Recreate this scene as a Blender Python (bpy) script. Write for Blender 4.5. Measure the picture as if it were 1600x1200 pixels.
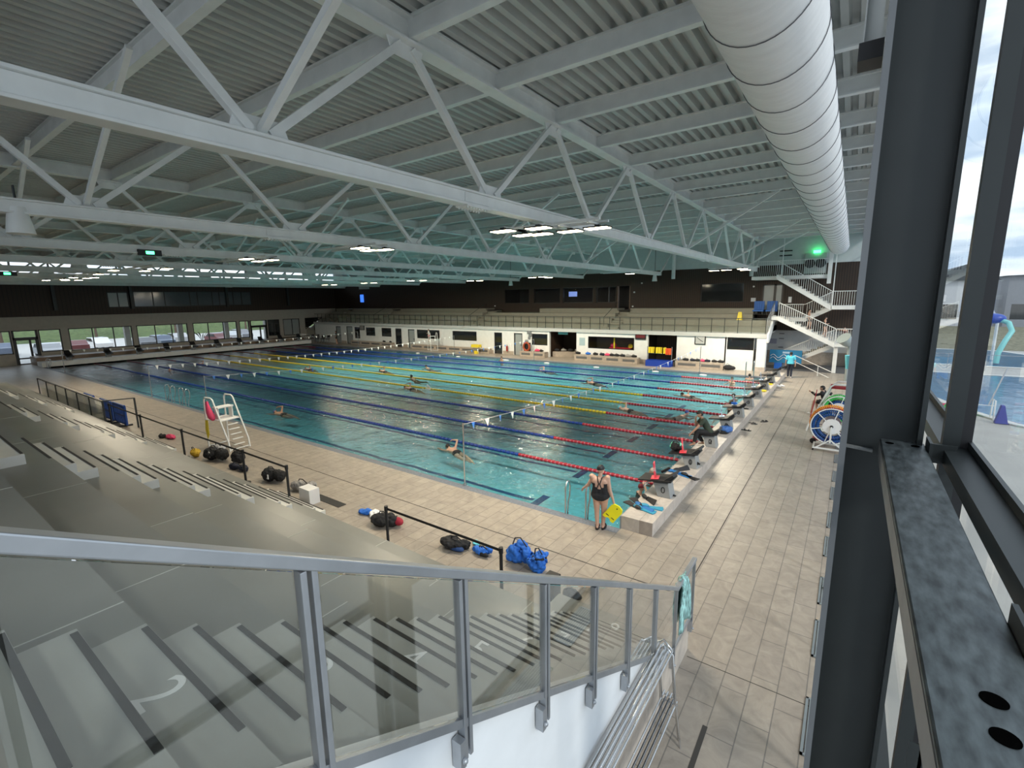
import bpy, bmesh, math, random
from mathutils import Vector, Matrix
PI = math.pi
random.seed(7)
SC = bpy.context.scene
COL = SC.collection
for o in list(bpy.data.objects):
    bpy.data.objects.remove(o)

# ------------------------------------------------------------------ camera
cam_d = bpy.data.cameras.new('camera')
cam = bpy.data.objects.new('camera', cam_d)
COL.objects.link(cam)
SC.camera = cam
cam_d.sensor_width = 36.0
cam_d.lens = 738.22 / 1600 * 36.0
cam_d.clip_start = 0.05
cam_d.clip_end = 800
_y, _p, _r = -0.6207, -0.1778, -0.0146
_f = Vector((math.sin(_y) * math.cos(_p), math.cos(_y) * math.cos(_p), math.sin(_p)))
_ri = Vector((math.cos(_y), -math.sin(_y), 0))
_up = _ri.cross(_f)
_c, _s = math.cos(_r), math.sin(_r)
_R, _U = _c * _ri + _s * _up, -_s * _ri + _c * _up
cam.matrix_world = Matrix(((_R.x, _U.x, -_f.x, 4.032), (_R.y, _U.y, -_f.y, -10.029), (_R.z, _U.z, -_f.z, 5.433), (0, 0, 0, 1)))

# ------------------------------------------------------------------ exposure, sky, sun
SC.view_settings.view_transform = 'Standard'
SC.view_settings.look = 'None'
SC.view_settings.gamma = 1.0
SC.view_settings.exposure = 0.64
SC.view_settings.use_curve_mapping = False
SC.cycles.use_denoising = True
SC.cycles.max_bounces = 10
SC.cycles.diffuse_bounces = 5
SC.cycles.transparent_max_bounces = 24
SC.cycles.sample_clamp_indirect = 40.0
SC.cycles.caustics_reflective = False
SC.cycles.caustics_refractive = False

world = bpy.data.worlds.new('sky')
SC.world = world
world.use_nodes = True
nt = world.node_tree
nt.nodes.clear()
def wn(t, **k):
    n = nt.nodes.new(t)
    for a, b in k.items():
        setattr(n, a, b)
    return n
w_out = wn('ShaderNodeOutputWorld')
w_bg = wn('ShaderNodeBackground')
w_bg.inputs['Strength'].default_value = 1.25
w_tc = wn('ShaderNodeTexCoord')
w_map = wn('ShaderNodeMapping')
w_map.inputs['Scale'].default_value = (1.4, 1.4, 5.0)
w_noise = wn('ShaderNodeTexNoise')
w_noise.inputs['Scale'].default_value = 3.0
w_noise.inputs['Detail'].default_value = 7.0
w_ramp = wn('ShaderNodeValToRGB')
w_ramp.color_ramp.elements[0].position = 0.42
w_ramp.color_ramp.elements[0].color = (0.36, 0.46, 0.60, 1)
w_ramp.color_ramp.elements[1].position = 0.62
w_ramp.color_ramp.elements[1].color = (0.95, 0.98, 1.0, 1)
nt.links.new(w_tc.outputs['Generated'], w_map.inputs['Vector'])
nt.links.new(w_map.outputs['Vector'], w_noise.inputs['Vector'])
nt.links.new(w_noise.outputs['Fac'], w_ramp.inputs['Fac'])
nt.links.new(w_ramp.outputs['Color'], w_bg.inputs['Color'])
nt.links.new(w_bg.outputs['Background'], w_out.inputs['Surface'])

sun_d = bpy.data.lights.new('sun', 'SUN')
sun_d.energy = 0.9
sun_d.angle = math.radians(6)
sun_d.color = (1.0, 0.96, 0.9)
sun = bpy.data.objects.new('sun', sun_d)
COL.objects.link(sun)
sun.rotation_euler = (math.radians(22), math.radians(50), 0)   # from the window side, high

def portal(cx, cy, cz, sx, sy, rot):
    d = bpy.data.lights.new('window_portal', 'AREA')
    d.shape = 'RECTANGLE'
    d.size, d.size_y = sx, sy
    d.cycles.is_portal = True
    o = bpy.data.objects.new('window_portal', d)
    COL.objects.link(o)
    o.location = (cx, cy, cz)
    o.rotation_euler = rot
    return o
portal(4.7, 10, 4.9, 48, 9.6, (PI / 2, 0, PI / 2))          # window wall, light travels towards -X
portal(-58.9, 15, 2.1, 34, 2.3, (PI / 2, 0, -PI / 2))       # glazed far end
portal(-58.9, 15, 9.1, 42, 1.3, (PI / 2, 0, -PI / 2))       # clerestory
portal(-4, -14.4, 7.4, 16, 4.4, (PI / 2, 0, 0))           # unseen openings behind the stand, added to let sky light in

# ------------------------------------------------------------------ materials
MATS = {}
def mat(name, col, rough=0.5, metal=0.0, bump=0.0, bscale=30.0, var=0.0, vscale=3.0, spec=0.5, emis=0.0, stretch=None, coat=0.0):
    if name in MATS:
        return MATS[name]
    m = bpy.data.materials.new(name)
    m.use_nodes = True
    n = m.node_tree
    b = n.nodes['Principled BSDF']
    b.inputs['Base Color'].default_value = (*col, 1)
    b.inputs['Roughness'].default_value = rough
    b.inputs['Metallic'].default_value = metal
    b.inputs['Specular IOR Level'].default_value = spec
    b.inputs['Coat Weight'].default_value = coat
    if emis:
        b.inputs['Emission Color'].default_value = (*col, 1)
        b.inputs['Emission Strength'].default_value = emis
    tc = n.nodes.new('ShaderNodeTexCoord')
    src = tc.outputs['Object']
    if stretch:
        mp = n.nodes.new('ShaderNodeMapping')
        mp.inputs['Scale'].default_value = stretch
        n.links.new(src, mp.inputs['Vector'])
        src = mp.outputs['Vector']
    no = n.nodes.new('ShaderNodeTexNoise')
    no.inputs['Scale'].default_value = vscale
    no.inputs['Detail'].default_value = 6
    n.links.new(src, no.inputs['Vector'])
    v = max(var, 0.04)
    rp = n.nodes.new('ShaderNodeValToRGB')
    rp.color_ramp.elements[0].position = 0.3
    rp.color_ramp.elements[1].position = 0.7
    rp.color_ramp.elements[0].color = (*[max(0, c * (1 - v)) for c in col], 1)
    rp.color_ramp.elements[1].color = (*[min(1, c * (1 + v)) for c in col], 1)
    n.links.new(no.outputs['Fac'], rp.inputs['Fac'])
    n.links.new(rp.outputs['Color'], b.inputs['Base Color'])
    if bump:
        nb = n.nodes.new('ShaderNodeTexNoise')
        nb.inputs['Scale'].default_value = bscale
        nb.inputs['Detail'].default_value = 4
        n.links.new(src, nb.inputs['Vector'])
        bp = n.nodes.new('ShaderNodeBump')
        bp.inputs['Strength'].default_value = bump
        bp.inputs['Distance'].default_value = 0.02
        n.links.new(nb.outputs['Fac'], bp.inputs['Height'])
        n.links.new(bp.outputs['Normal'], b.inputs['Normal'])
    MATS[name] = m
    return m

def mat_tile(name, c1, c2, mortar, bw=0.9, bh=0.333, msize=0.008, rough=0.38, swap=True, zoff=(0, 0, 0), plane='xy'):
    m = bpy.data.materials.new(name)
    m.use_nodes = True
    n = m.node_tree
    b = n.nodes['Principled BSDF']
    tc = n.nodes.new('ShaderNodeTexCoord')
    sep = n.nodes.new('ShaderNodeSeparateXYZ')
    cmb = n.nodes.new('ShaderNodeCombineXYZ')
    n.links.new(tc.outputs['Object'], sep.inputs[0])
    a = {'xy': ('Y', 'X') if swap else ('X', 'Y'), 'xz': ('X', 'Z'), 'yz': ('Y', 'Z')}[plane]
    n.links.new(sep.outputs[a[0]], cmb.inputs['X'])
    n.links.new(sep.outputs[a[1]], cmb.inputs['Y'])
    br = n.nodes.new('ShaderNodeTexBrick')
    br.offset = 0.5
    br.inputs['Color1'].default_value = (*c1, 1)
    br.inputs['Color2'].default_value = (*c2, 1)
    br.inputs['Mortar'].default_value = (*mortar, 1)
    br.inputs['Scale'].default_value = 1.0
    br.inputs['Mortar Size'].default_value = msize
    br.inputs['Mortar Smooth'].default_value = 0.2
    br.inputs['Brick Width'].default_value = bw
    br.inputs['Row Height'].default_value = bh
    n.links.new(cmb.outputs[0], br.inputs['Vector'])
    no = n.nodes.new('ShaderNodeTexNoise')
    no.inputs['Distortion'].default_value = 1.4
    no.inputs['Scale'].default_value = 2.6
    no.inputs['Detail'].default_value = 8
    no.inputs['Roughness'].default_value = 0.65
    n.links.new(tc.outputs['Object'], no.inputs['Vector'])
    mr = n.nodes.new('ShaderNodeMapRange')
    mr.inputs['From Min'].default_value = 0.3
    mr.inputs['From Max'].default_value = 0.7
    mr.inputs['To Min'].default_value = 0.76
    mr.inputs['To Max'].default_value = 1.12
    n.links.new(no.outputs['Fac'], mr.inputs['Value'])
    mx = n.nodes.new('ShaderNodeVectorMath')
    mx.operation = 'SCALE'
    n.links.new(br.outputs['Color'], mx.inputs[0])
    n.links.new(mr.outputs[0], mx.inputs['Scale'])
    n.links.new(mx.outputs[0], b.inputs['Base Color'])
    b.inputs['Roughness'].default_value = rough
    MATS[name] = m
    return m

def mat_slats(name, c1, c2, pitch, axis='X', rough=0.6):
    """vertical timber slats with darker gaps"""
    m = bpy.data.materials.new(name)
    m.use_nodes = True
    n = m.node_tree
    b = n.nodes['Principled BSDF']
    tc = n.nodes.new('ShaderNodeTexCoord')
    sep = n.nodes.new('ShaderNodeSeparateXYZ')
    n.links.new(tc.outputs['Object'], sep.inputs[0])
    mu = n.nodes.new('ShaderNodeMath'); mu.operation = 'MULTIPLY'; mu.inputs[1].default_value = 1 / pitch
    fr = n.nodes.new('ShaderNodeMath'); fr.operation = 'FRACT'
    gt = n.nodes.new('ShaderNodeMath'); gt.operation = 'GREATER_THAN'; gt.inputs[1].default_value = 0.72
    n.links.new(sep.outputs[axis], mu.inputs[0])
    n.links.new(mu.outputs[0], fr.inputs[0])
    n.links.new(fr.outputs[0], gt.inputs[0])
    mx = n.nodes.new('ShaderNodeMix'); mx.data_type = 'RGBA'
    mx.inputs['A'].default_value = (*c1, 1)
    mx.inputs['B'].default_value = (*c2, 1)
    n.links.new(gt.outputs[0], mx.inputs['Factor'])
    n.links.new(mx.outputs['Result'], b.inputs['Base Color'])
    b.inputs['Roughness'].default_value = rough
    MATS[name] = m
    return m

def mat_glass(name, tint=(0.93, 0.97, 0.96), rough=0.0, boost=1.0):
    m = bpy.data.materials.new(name)
    m.use_nodes = True
    n = m.node_tree
    n.nodes.clear()
    out = n.nodes.new('ShaderNodeOutputMaterial')
    tr = n.nodes.new('ShaderNodeBsdfTransparent'); tr.inputs[0].default_value = (*tint, 1)
    gl = n.nodes.new('ShaderNodeBsdfGlossy'); gl.inputs['Roughness'].default_value = rough
    gl.inputs['Color'].default_value = (1, 1, 1, 1)
    fr = n.nodes.new('ShaderNodeFresnel')
    ge = n.nodes.new('ShaderNodeNewGeometry')
    mr = n.nodes.new('ShaderNodeMapRange'); mr.inputs['To Min'].default_value = 1.45; mr.inputs['To Max'].default_value = 1 / 1.45
    n.links.new(ge.outputs['Backfacing'], mr.inputs['Value'])
    n.links.new(mr.outputs[0], fr.inputs['IOR'])
    ml = n.nodes.new('ShaderNodeMath'); ml.operation = 'MULTIPLY'; ml.inputs[1].default_value = boost; ml.use_clamp = True
    mx = n.nodes.new('ShaderNodeMixShader')
    n.links.new(fr.outputs[0], ml.inputs[0])
    n.links.new(ml.outputs[0], mx.inputs[0])
    n.links.new(tr.outputs[0], mx.inputs[1])
    n.links.new(gl.outputs[0], mx.inputs[2])
    n.links.new(mx.outputs[0], out.inputs[0])
    MATS[name] = m
    return m

def mat_water(name, tint, scale, strength, dist=0.03):
    m = bpy.data.materials.new(name)
    m.use_nodes = True
    n = m.node_tree
    n.nodes.clear()
    out = n.nodes.new('ShaderNodeOutputMaterial')
    tc = n.nodes.new('ShaderNodeTexCoord')
    n1 = n.nodes.new('ShaderNodeTexNoise'); n1.inputs['Scale'].default_value = scale; n1.inputs['Detail'].default_value = 3; n1.inputs['Distortion'].default_value = 0.6
    n2 = n.nodes.new('ShaderNodeTexNoise'); n2.inputs['Scale'].default_value = scale * 0.28; n2.inputs['Detail'].default_value = 2
    ad = n.nodes.new('ShaderNodeMath'); ad.operation = 'MULTIPLY_ADD'; ad.inputs[1].default_value = 1.8
    n.links.new(tc.outputs['Object'], n1.inputs['Vector'])
    n.links.new(tc.outputs['Object'], n2.inputs['Vector'])
    n.links.new(n2.outputs['Fac'], ad.inputs[0])
    n.links.new(n1.outputs['Fac'], ad.inputs[2])
    bp = n.nodes.new('ShaderNodeBump'); bp.inputs['Strength'].default_value = strength; bp.inputs['Distance'].default_value = dist
    n.links.new(ad.outputs[0], bp.inputs['Height'])
    tr = n.nodes.new('ShaderNodeBsdfTransparent'); tr.inputs[0].default_value = (*tint, 1)
    gl = n.nodes.new('ShaderNodeBsdfGlossy'); gl.inputs['Roughness'].default_value = 0.10
    fr = n.nodes.new('ShaderNodeFresnel'); fr.inputs['IOR'].default_value = 1.33
    n.links.new(bp.outputs[0], gl.inputs['Normal'])
    n.links.new(bp.outputs[0], fr.inputs['Normal'])
    mx = n.nodes.new('ShaderNodeMixShader')
    n.links.new(fr.outputs[0], mx.inputs[0])
    n.links.new(tr.outputs[0], mx.inputs[1])
    n.links.new(gl.outputs[0], mx.inputs[2])
    n.links.new(mx.outputs[0], out.inputs[0])
    MATS[name] = m
    return m

M_white = mat('white_paint', (0.80, 0.81, 0.80), 0.55)
M_steelwhite = mat('white_coated_steel', (0.78, 0.80, 0.79), 0.4, var=0.05)
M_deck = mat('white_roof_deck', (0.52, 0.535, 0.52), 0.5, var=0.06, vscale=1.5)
M_brown = mat_slats('brown_timber_slats', (0.040, 0.022, 0.013), (0.010, 0.006, 0.004), 0.16, 'X')
M_brownY = mat_slats('brown_timber_panel', (0.030, 0.016, 0.009), (0.016, 0.009, 0.005), 0.30, 'Y')
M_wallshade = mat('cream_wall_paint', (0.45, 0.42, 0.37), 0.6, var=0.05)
M_tile = mat_tile('beige_floor_tile', (0.385, 0.335, 0.28), (0.345, 0.30, 0.255), (0.20, 0.18, 0.16))
M_tilew = mat_tile('beige_plinth_tile', (0.56, 0.50, 0.445), (0.52, 0.46, 0.41), (0.36, 0.31, 0.27), bw=0.9, bh=0.45)
M_tilexz = mat_tile('beige_wall_tile_long', (0.47, 0.40, 0.33), (0.44, 0.375, 0.31), (0.30, 0.26, 0.22), bw=0.9, bh=0.4, plane='xz')
M_tileyz = mat_tile('beige_wall_tile_side', (0.60, 0.53, 0.46), (0.56, 0.50, 0.44), (0.40, 0.36, 0.32), bw=0.9, bh=0.45, plane='yz')
M_concrete = mat('grey_green_concrete', (0.20, 0.20, 0.18), 0.36, var=0.10, vscale=0.8, spec=0.6)
M_concrete2 = mat('pale_concrete', (0.40, 0.40, 0.375), 0.5, var=0.08, vscale=2)
M_terrace = mat('cream_terrace', (0.27, 0.26, 0.21), 0.6, var=0.05)
M_black = mat('black_plastic', (0.012, 0.012, 0.014), 0.5)
M_strip = mat('black_grip_strip', (0.018, 0.018, 0.018), 0.7)
M_steel = mat('brushed_steel', (0.62, 0.62, 0.62), 0.22, metal=1.0)
M_alu = mat('anodised_aluminium', (0.42, 0.44, 0.47), 0.42, metal=0.75, var=0.06, vscale=8)
M_dark = mat('anthracite_steel', (0.022, 0.027, 0.028), 0.45, var=0.08, vscale=5)
M_galv = mat('galvanised_dark_steel', (0.085, 0.10, 0.105), 0.42, metal=0.35, var=0.55, vscale=16, stretch=(3, 1, 1))
M_blackframe = mat('black_window_frame', (0.012, 0.012, 0.013), 0.4)
M_glass = mat_glass('clear_glass', (0.96, 0.98, 0.98), boost=0.35)
M_rail_glass = mat_glass('railing_glass', (0.91, 0.93, 0.92), boost=2.2)
M_dkglass = mat('dark_window_glass', (0.015, 0.018, 0.02), 0.05, spec=0.9)
M_frost = mat('frosted_door_glass', (0.33, 0.36, 0.36), 0.3)
M_water = mat_water('pool_water_surface', (0.72, 0.92, 0.95), 3.8, 1.0, .055)
M_poolfloor = mat_tile('pool_floor_tile', (0.22, 0.60, 0.72), (0.21, 0.58, 0.70), (0.19, 0.54, 0.66), bw=0.5, bh=0.25, msize=0.006)
M_poolline = mat('dark_blue_lane_marking', (0.01, 0.06, 0.20), 0.5)
M_gutter = mat('grey_gutter_grille', (0.16, 0.18, 0.22), 0.5, var=0.2, vscale=20)
M_red = mat('red_float_plastic', (0.36, 0.012, 0.03), 0.4)
M_blue = mat('blue_float_plastic', (0.008, 0.05, 0.30), 0.4)
M_yellow = mat('yellow_float_plastic', (0.80, 0.62, 0.03), 0.4)
M_whitep = mat('white_plastic', (0.82, 0.82, 0.82), 0.4)
M_flagblue = mat('sky_blue_pennant', (0.06, 0.22, 0.65), 0.6)
M_flagwhite = mat('white_pennant', (0.85, 0.87, 0.85), 0.6)
M_duct = mat('white_duct_fabric', (0.84, 0.84, 0.84), 0.75, bump=0.25, bscale=14, stretch=(1, 3, 1))
M_seam = mat('dark_duct_seam', (0.10, 0.10, 0.11), 0.7)
M_skin = mat('skin_light', (0.56, 0.34, 0.25), 0.5)
M_skin2 = mat('skin_tan', (0.42, 0.24, 0.16), 0.5)
M_blackcloth = mat('black_fabric', (0.014, 0.014, 0.016), 0.85)
M_bagblue = mat('bright_blue_fabric', (0.02, 0.15, 0.60), 0.7, bump=0.4, bscale=9)
M_green = mat('green_plastic', (0.06, 0.62, 0.12), 0.45)
M_orange = mat('orange_plastic', (0.85, 0.32, 0.03), 0.45)
M_pink = mat('pink_fabric', (0.72, 0.06, 0.16), 0.7)
M_greyfab = mat('grey_fabric', (0.28, 0.27, 0.26), 0.8, var=0.3, vscale=12)
M_cyan = mat('turquoise_fabric', (0.16, 0.62, 0.74), 0.8)
M_hair = mat('dark_hair', (0.015, 0.011, 0.009), 0.6)
M_lampglow = mat('warm_lamp_panel', (1.0, 0.86, 0.55), 0.4, emis=14.0)
M_exit = mat('green_exit_glow', (0.05, 1.0, 0.25), 0.4, emis=6.0)

# ------------------------------------------------------------------ mesh helpers
class MB:
    def __init__(self):
        self.v, self.f, self.m, self.sm = [], [], [], []
    def add(self, vs, fs, mi=0, smooth=False):
        b = len(self.v)
        self.v += [tuple(p) for p in vs]
        for f in fs:
            self.f.append(tuple(i + b for i in f)); self.m.append(mi); self.sm.append(smooth)
        return self
    def bx(self, x0, x1, y0, y1, z0, z1, mi=0):
        x0, x1 = min(x0, x1), max(x0, x1); y0, y1 = min(y0, y1), max(y0, y1); z0, z1 = min(z0, z1), max(z0, z1)
        vs = [(x, y, z) for z in (z0, z1) for y in (y0, y1) for x in (x0, x1)]
        return self.add(vs, [(0, 2, 3, 1), (4, 5, 7, 6), (0, 1, 5, 4), (2, 6, 7, 3), (0, 4, 6, 2), (1, 3, 7, 5)], mi)
    def obx(self, c, s, mtx=None, mi=0):
        """box centred at c with size s, turned by a 3x3 matrix"""
        mtx = mtx or Matrix.Identity(3)
        vs = [Vector(c) + mtx @ Vector((x * s[0] / 2, y * s[1] / 2, z * s[2] / 2)) for z in (-1, 1) for y in (-1, 1) for x in (-1, 1)]
        return self.add(vs, [(0, 2, 3, 1), (4, 5, 7, 6), (0, 1, 5, 4), (2, 6, 7, 3), (0, 4, 6, 2), (1, 3, 7, 5)], mi)
    def bar(self, a, b, w, h, up=(0, 0, 1), mi=0):
        """rectangular bar from a to b, w wide (sideways), h high"""
        a, b = Vector(a), Vector(b)
        d = (b - a).normalized()
        u = Vector(up)
        if abs(d.dot(u)) > 0.99: u = Vector((1, 0, 0))
        s = d.cross(u).normalized(); t = s.cross(d)
        vs = [p + s * (x * w / 2) + t * (z * h / 2) for p in (a, b) for x, z in ((-1, -1), (1, -1), (1, 1), (-1, 1))]
        return self.add(vs, [(3, 2, 1, 0), (4, 5, 6, 7), (0, 1, 5, 4), (1, 2, 6, 5), (2, 3, 7, 6), (3, 0, 4, 7)], mi)
    def cyl(self, a, b, r0, r1=None, n=12, mi=0, smooth=True, caps=True):
        r1 = r0 if r1 is None else r1
        a, b = Vector(a), Vector(b)
        d = (b - a).normalized()
        u = Vector((0, 0, 1)) if abs(d.z) < 0.95 else Vector((1, 0, 0))
        s = d.cross(u).normalized(); t = d.cross(s)
        vs = []
        for p, r in ((a, r0), (b, r1)):
            for i in range(n):
                an = 2 * PI * i / n
                vs.append(p + s * (r * math.cos(an)) + t * (r * math.sin(an)))
        self.add(vs, [(i, n + i, n + (i + 1) % n, (i + 1) % n) for i in range(n)], mi, smooth)
        if caps:
            self.add(vs, [tuple(range(n)), tuple(range(2 * n - 1, n - 1, -1))], mi)
        return self
    def tube(self, pts, r, n=8, mi=0, closed=False):
        P = [Vector(p) for p in pts]
        N = len(P)
        rs = r if isinstance(r, (list, tuple)) else [r] * N
        vs = []
        prev = None
        for k in range(N):
            if closed: d = (P[(k + 1) % N] - P[k - 1]).normalized()
            else: d = (P[min(k + 1, N - 1)] - P[max(k - 1, 0)]).normalized()
            if prev is None:
                u = Vector((0, 0, 1)) if abs(d.z) < 0.9 else Vector((1, 0, 0))
                s = d.cross(u).normalized()
            else:
                s = (prev - d * prev.dot(d)).normalized()
            prev = s
            t = d.cross(s)
            for i in range(n):
                an = 2 * PI * i / n
                vs.append(P[k] + s * (rs[k] * math.cos(an)) + t * (rs[k] * math.sin(an)))
        fs = []
        for k in range(N if closed else N - 1):
            k2 = (k + 1) % N
            fs += [(k * n + i, k2 * n + i, k2 * n + (i + 1) % n, k * n + (i + 1) % n) for i in range(n)]
        self.add(vs, fs, mi, True)
        if not closed:
            self.add(vs, [tuple(range(n)), tuple(range(N * n - 1, (N - 1) * n - 1, -1))], mi)
        return self
    def ell(self, c, r, nu=14, nv=9, mtx=None, mi=0, zmin=-1.0):
        c = Vector(c); r = (r, r, r) if isinstance(r, (int, float)) else r
        mtx = mtx or Matrix.Identity(3)
        vs, fs = [], []
        for j in range(nv + 1):
            ph = PI * j / nv
            for i in range(nu):
                th = 2 * PI * i / nu
                z = max(math.cos(ph), zmin)
                vs.append(c + mtx @ Vector((r[0] * math.sin(ph) * math.cos(th), r[1] * math.sin(ph) * math.sin(th), r[2] * z)))
        for j in range(nv):
            for i in range(nu):
                fs.append((j * nu + i, (j + 1) * nu + i, (j + 1) * nu + (i + 1) % nu, j * nu + (i + 1) % nu))
        return self.add(vs, fs, mi, True)
    def prism(self, pts, vec, mi=0):
        """extrude a planar polygon (3-D points) along vec"""
        P = [Vector(p) for p in pts]; v = Vector(vec); n = len(P)
        return self.add(P + [p + v for p in P], [tuple(range(n - 1, -1, -1)), tuple(range(n, 2 * n))] + [(i, (i + 1) % n, n + (i + 1) % n, n + i) for i in range(n)], mi)
    def quad(self, a, b, c, d, mi=0):
        return self.add([a, b, c, d], [(0, 1, 2, 3)], mi)
    def mesh(self, name):
        me = bpy.data.meshes.new(name)
        me.from_pydata(self.v, [], self.f)
        me.polygons.foreach_set('material_index', self.m)
        me.polygons.foreach_set('use_smooth', self.sm)
        bm = bmesh.new(); bm.from_mesh(me)
        bmesh.ops.recalc_face_normals(bm, faces=bm.faces)
        bm.to_mesh(me); bm.free()
        me.update()
        return me
    def build(self, name, mats, parent=None, bevel=0.0):
        me = self.mesh(name)
        for m in (mats if isinstance(mats, (list, tuple)) else [mats]):
            me.materials.append(m)
        return link(name, me, parent, bevel)

def link(name, me, parent=None, bevel=0.0):
    o = bpy.data.objects.new(name, me)
    COL.objects.link(o)
    if parent is not None:
        o.parent = parent
        root = parent
        off = Vector((0, 0, 0))
        if parent.get('_loc') is not None:
            o.matrix_parent_inverse = Matrix.Translation(-Vector(parent['_loc']))
    if bevel:
        b = o.modifiers.new('bevel', 'BEVEL'); b.width = bevel; b.segments = 2; b.limit_method = 'ANGLE'
    return o

def tag(o, label=None, cat=None, group=None, kind=None):
    if label: o['label'] = label
    if cat: o['category'] = cat
    if group: o['group'] = group
    if kind: o['kind'] = kind
    return o
def struct(mb, name, mats, bevel=0.0, label=None, cat=None):
    o = mb.build(name, mats, None, bevel); o['kind'] = 'structure'
    if label: o['label'] = label
    if cat: o['category'] = cat
    return o
def thing(name, label, cat, loc=(0, 0, 0), rz=0.0, group=None, world=False):
    """Empty at the base of a thing. world=True: its parts are given in world coordinates"""
    o = bpy.data.objects.new(name, None)
    COL.objects.link(o)
    o.empty_display_size = 0.1
    o.location = loc
    o.rotation_euler = (0, 0, rz)
    if world: o['_loc'] = tuple(loc)
    return tag(o, label, cat, group)
def solo(mb, name, mats, label, cat, group=None, bevel=0.0, kind=None):
    """a thing that is one mesh; its origin moves to the middle of its base"""
    xs = [p[0] for p in mb.v]; ys = [p[1] for p in mb.v]; zs = [p[2] for p in mb.v]
    c = Vector(((min(xs) + max(xs)) / 2, (min(ys) + max(ys)) / 2, min(zs)))
    mb.v = [tuple(Vector(p) - c) for p in mb.v]
    o = mb.build(name, mats, None, bevel)
    o.location = c
    return tag(o, label, cat, group, kind)
def dup(root, loc=None, rz=None, label=None, group=None):
    def cp(o, par):
        c = o.copy(); COL.objects.link(c)
        c.parent = par
        if par is not None: c.matrix_parent_inverse = o.matrix_parent_inverse.copy()
        for ch in list(o.children): cp(ch, c)
        return c
    r = cp(root, None)
    if loc is not None: r.location = loc
    if rz is not None: r.rotation_euler = (0, 0, rz)
    if label: r['label'] = label
    if group: r['group'] = group
    return r
def text_mesh(s, size, depth=0.002):
    cu = bpy.data.curves.new('text', 'FONT')
    cu.body = s; cu.size = size; cu.extrude = depth / 2
    cu.align_x = 'CENTER'; cu.align_y = 'CENTER'
    o = bpy.data.objects.new('text', cu)
    COL.objects.link(o)
    bpy.context.view_layer.update()
    me = bpy.data.meshes.new_from_object(o.evaluated_get(bpy.context.evaluated_depsgraph_get()))
    bpy.data.objects.remove(o); bpy.data.curves.remove(cu)
    return me
def text_obj(name, s, size, mtx, material, parent):
    me = text_mesh(s, size)
    me.transform(mtx)
    me.materials.clear(); me.materials.append(material)
    return link(name, me, parent)
ORD = ['nearest', 'second', 'third', 'fourth', 'fifth', 'sixth', 'seventh', 'eighth', 'ninth', 'tenth', 'eleventh', 'twelfth', 'thirteenth', 'fourteenth', 'fifteenth', 'sixteenth', 'seventeenth', 'eighteenth', 'nineteenth', 'twentieth']
# ================================================================== SETTING
XL, XR, YF, YW = -54.7, 4.5, 25.5, 28.0     # pool left end, window wall, pool far edge, far white wall
ZW = -0.10                                   # water level
# ---- deck floor around the pool (four slabs, one mesh)
m = MB()
m.bx(-59.2, XR, -14.5, -0.28, -0.6, 0)
m.bx(-59.2, XR, YF + 0.25, 36, -0.6, 0)
m.bx(0, XR, -0.28, YF + 0.25, -0.6, 0)
m.bx(-59.2, XL - 1.7, -0.28, YF + 0.25, -0.6, 0)
struct(m, 'floor', M_tile, label='beige tiled pool deck', cat='floor')
# thin dark expansion joints in the deck
m = MB()
m.bx(1.955, 1.975, -3.0, 26, 0.0, 0.003)
m.bx(-40, 1.95, -1.83, -1.81, 0.0, 0.003)
m.bx(2.45, XR - 0.3, -3.31, -3.30, 0.0, 0.003)
m.bx(2.95, 3.04 - 0.03, -8, -4.4, 0.0, 0.003)
struct(m, 'trim_1', mat('dark_joint', (0.05, 0.045, 0.04), 0.8), label='thin dark joints across the deck', cat='joint')
# ---- pool basin
m = MB()
m.quad((XL, 0, -0.8), (0, 0, -0.8), (0, YF, -0.8), (XL, YF, -0.8))
m.bx(XL, 0, -0.02, 0.0, -0.8, -0.12); m.bx(XL, 0, YF, YF + .02, -0.8, -0.12)
m.bx(-0.001, 0.02, 0, YF, -0.8, 0.0); m.bx(XL - 0.02, XL, 0, YF, -0.8, 0.0)
struct(m, 'pool_basin', M_poolfloor, label='pale turquoise tiled pool basin', cat='pool')
m = MB()
LC = [1.7] + [3.36 + 2.5 * k + 1.25 for k in range(9)]          # lane centres
rr = random.Random(3)
for yc in LC:
    xs = [-52.6 + 0.35 * i for i in range(int(49.2 / 0.35) + 1)]
    off = [0.025 * math.sin(x * 2.1 + yc) + rr.uniform(-.025, .025) for x in xs]
    for i in range(len(xs) - 1):
        w = 0.085
        m.quad((xs[i], yc - w + off[i], -0.795), (xs[i + 1], yc - w + off[i + 1], -0.795), (xs[i + 1], yc + w + off[i + 1], -0.795), (xs[i], yc + w + off[i], -0.795))
    for xc in (-52.6, -3.4):
        m.bx(xc - .13, xc + .13, yc - .5, yc + .5, -0.797, -0.79)
struct(m, 'pool_markings', M_poolline, label='dark blue lane lines on the pool bottom', cat='pool marking')
m = MB()
m.quad((XL, 0, ZW), (0, 0, ZW), (0, YF, ZW), (XL, YF, ZW))
o = m.build('pool_water', M_water); tag(o, 'turquoise rippled water filling the long lane pool', 'water', kind='stuff')
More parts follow.
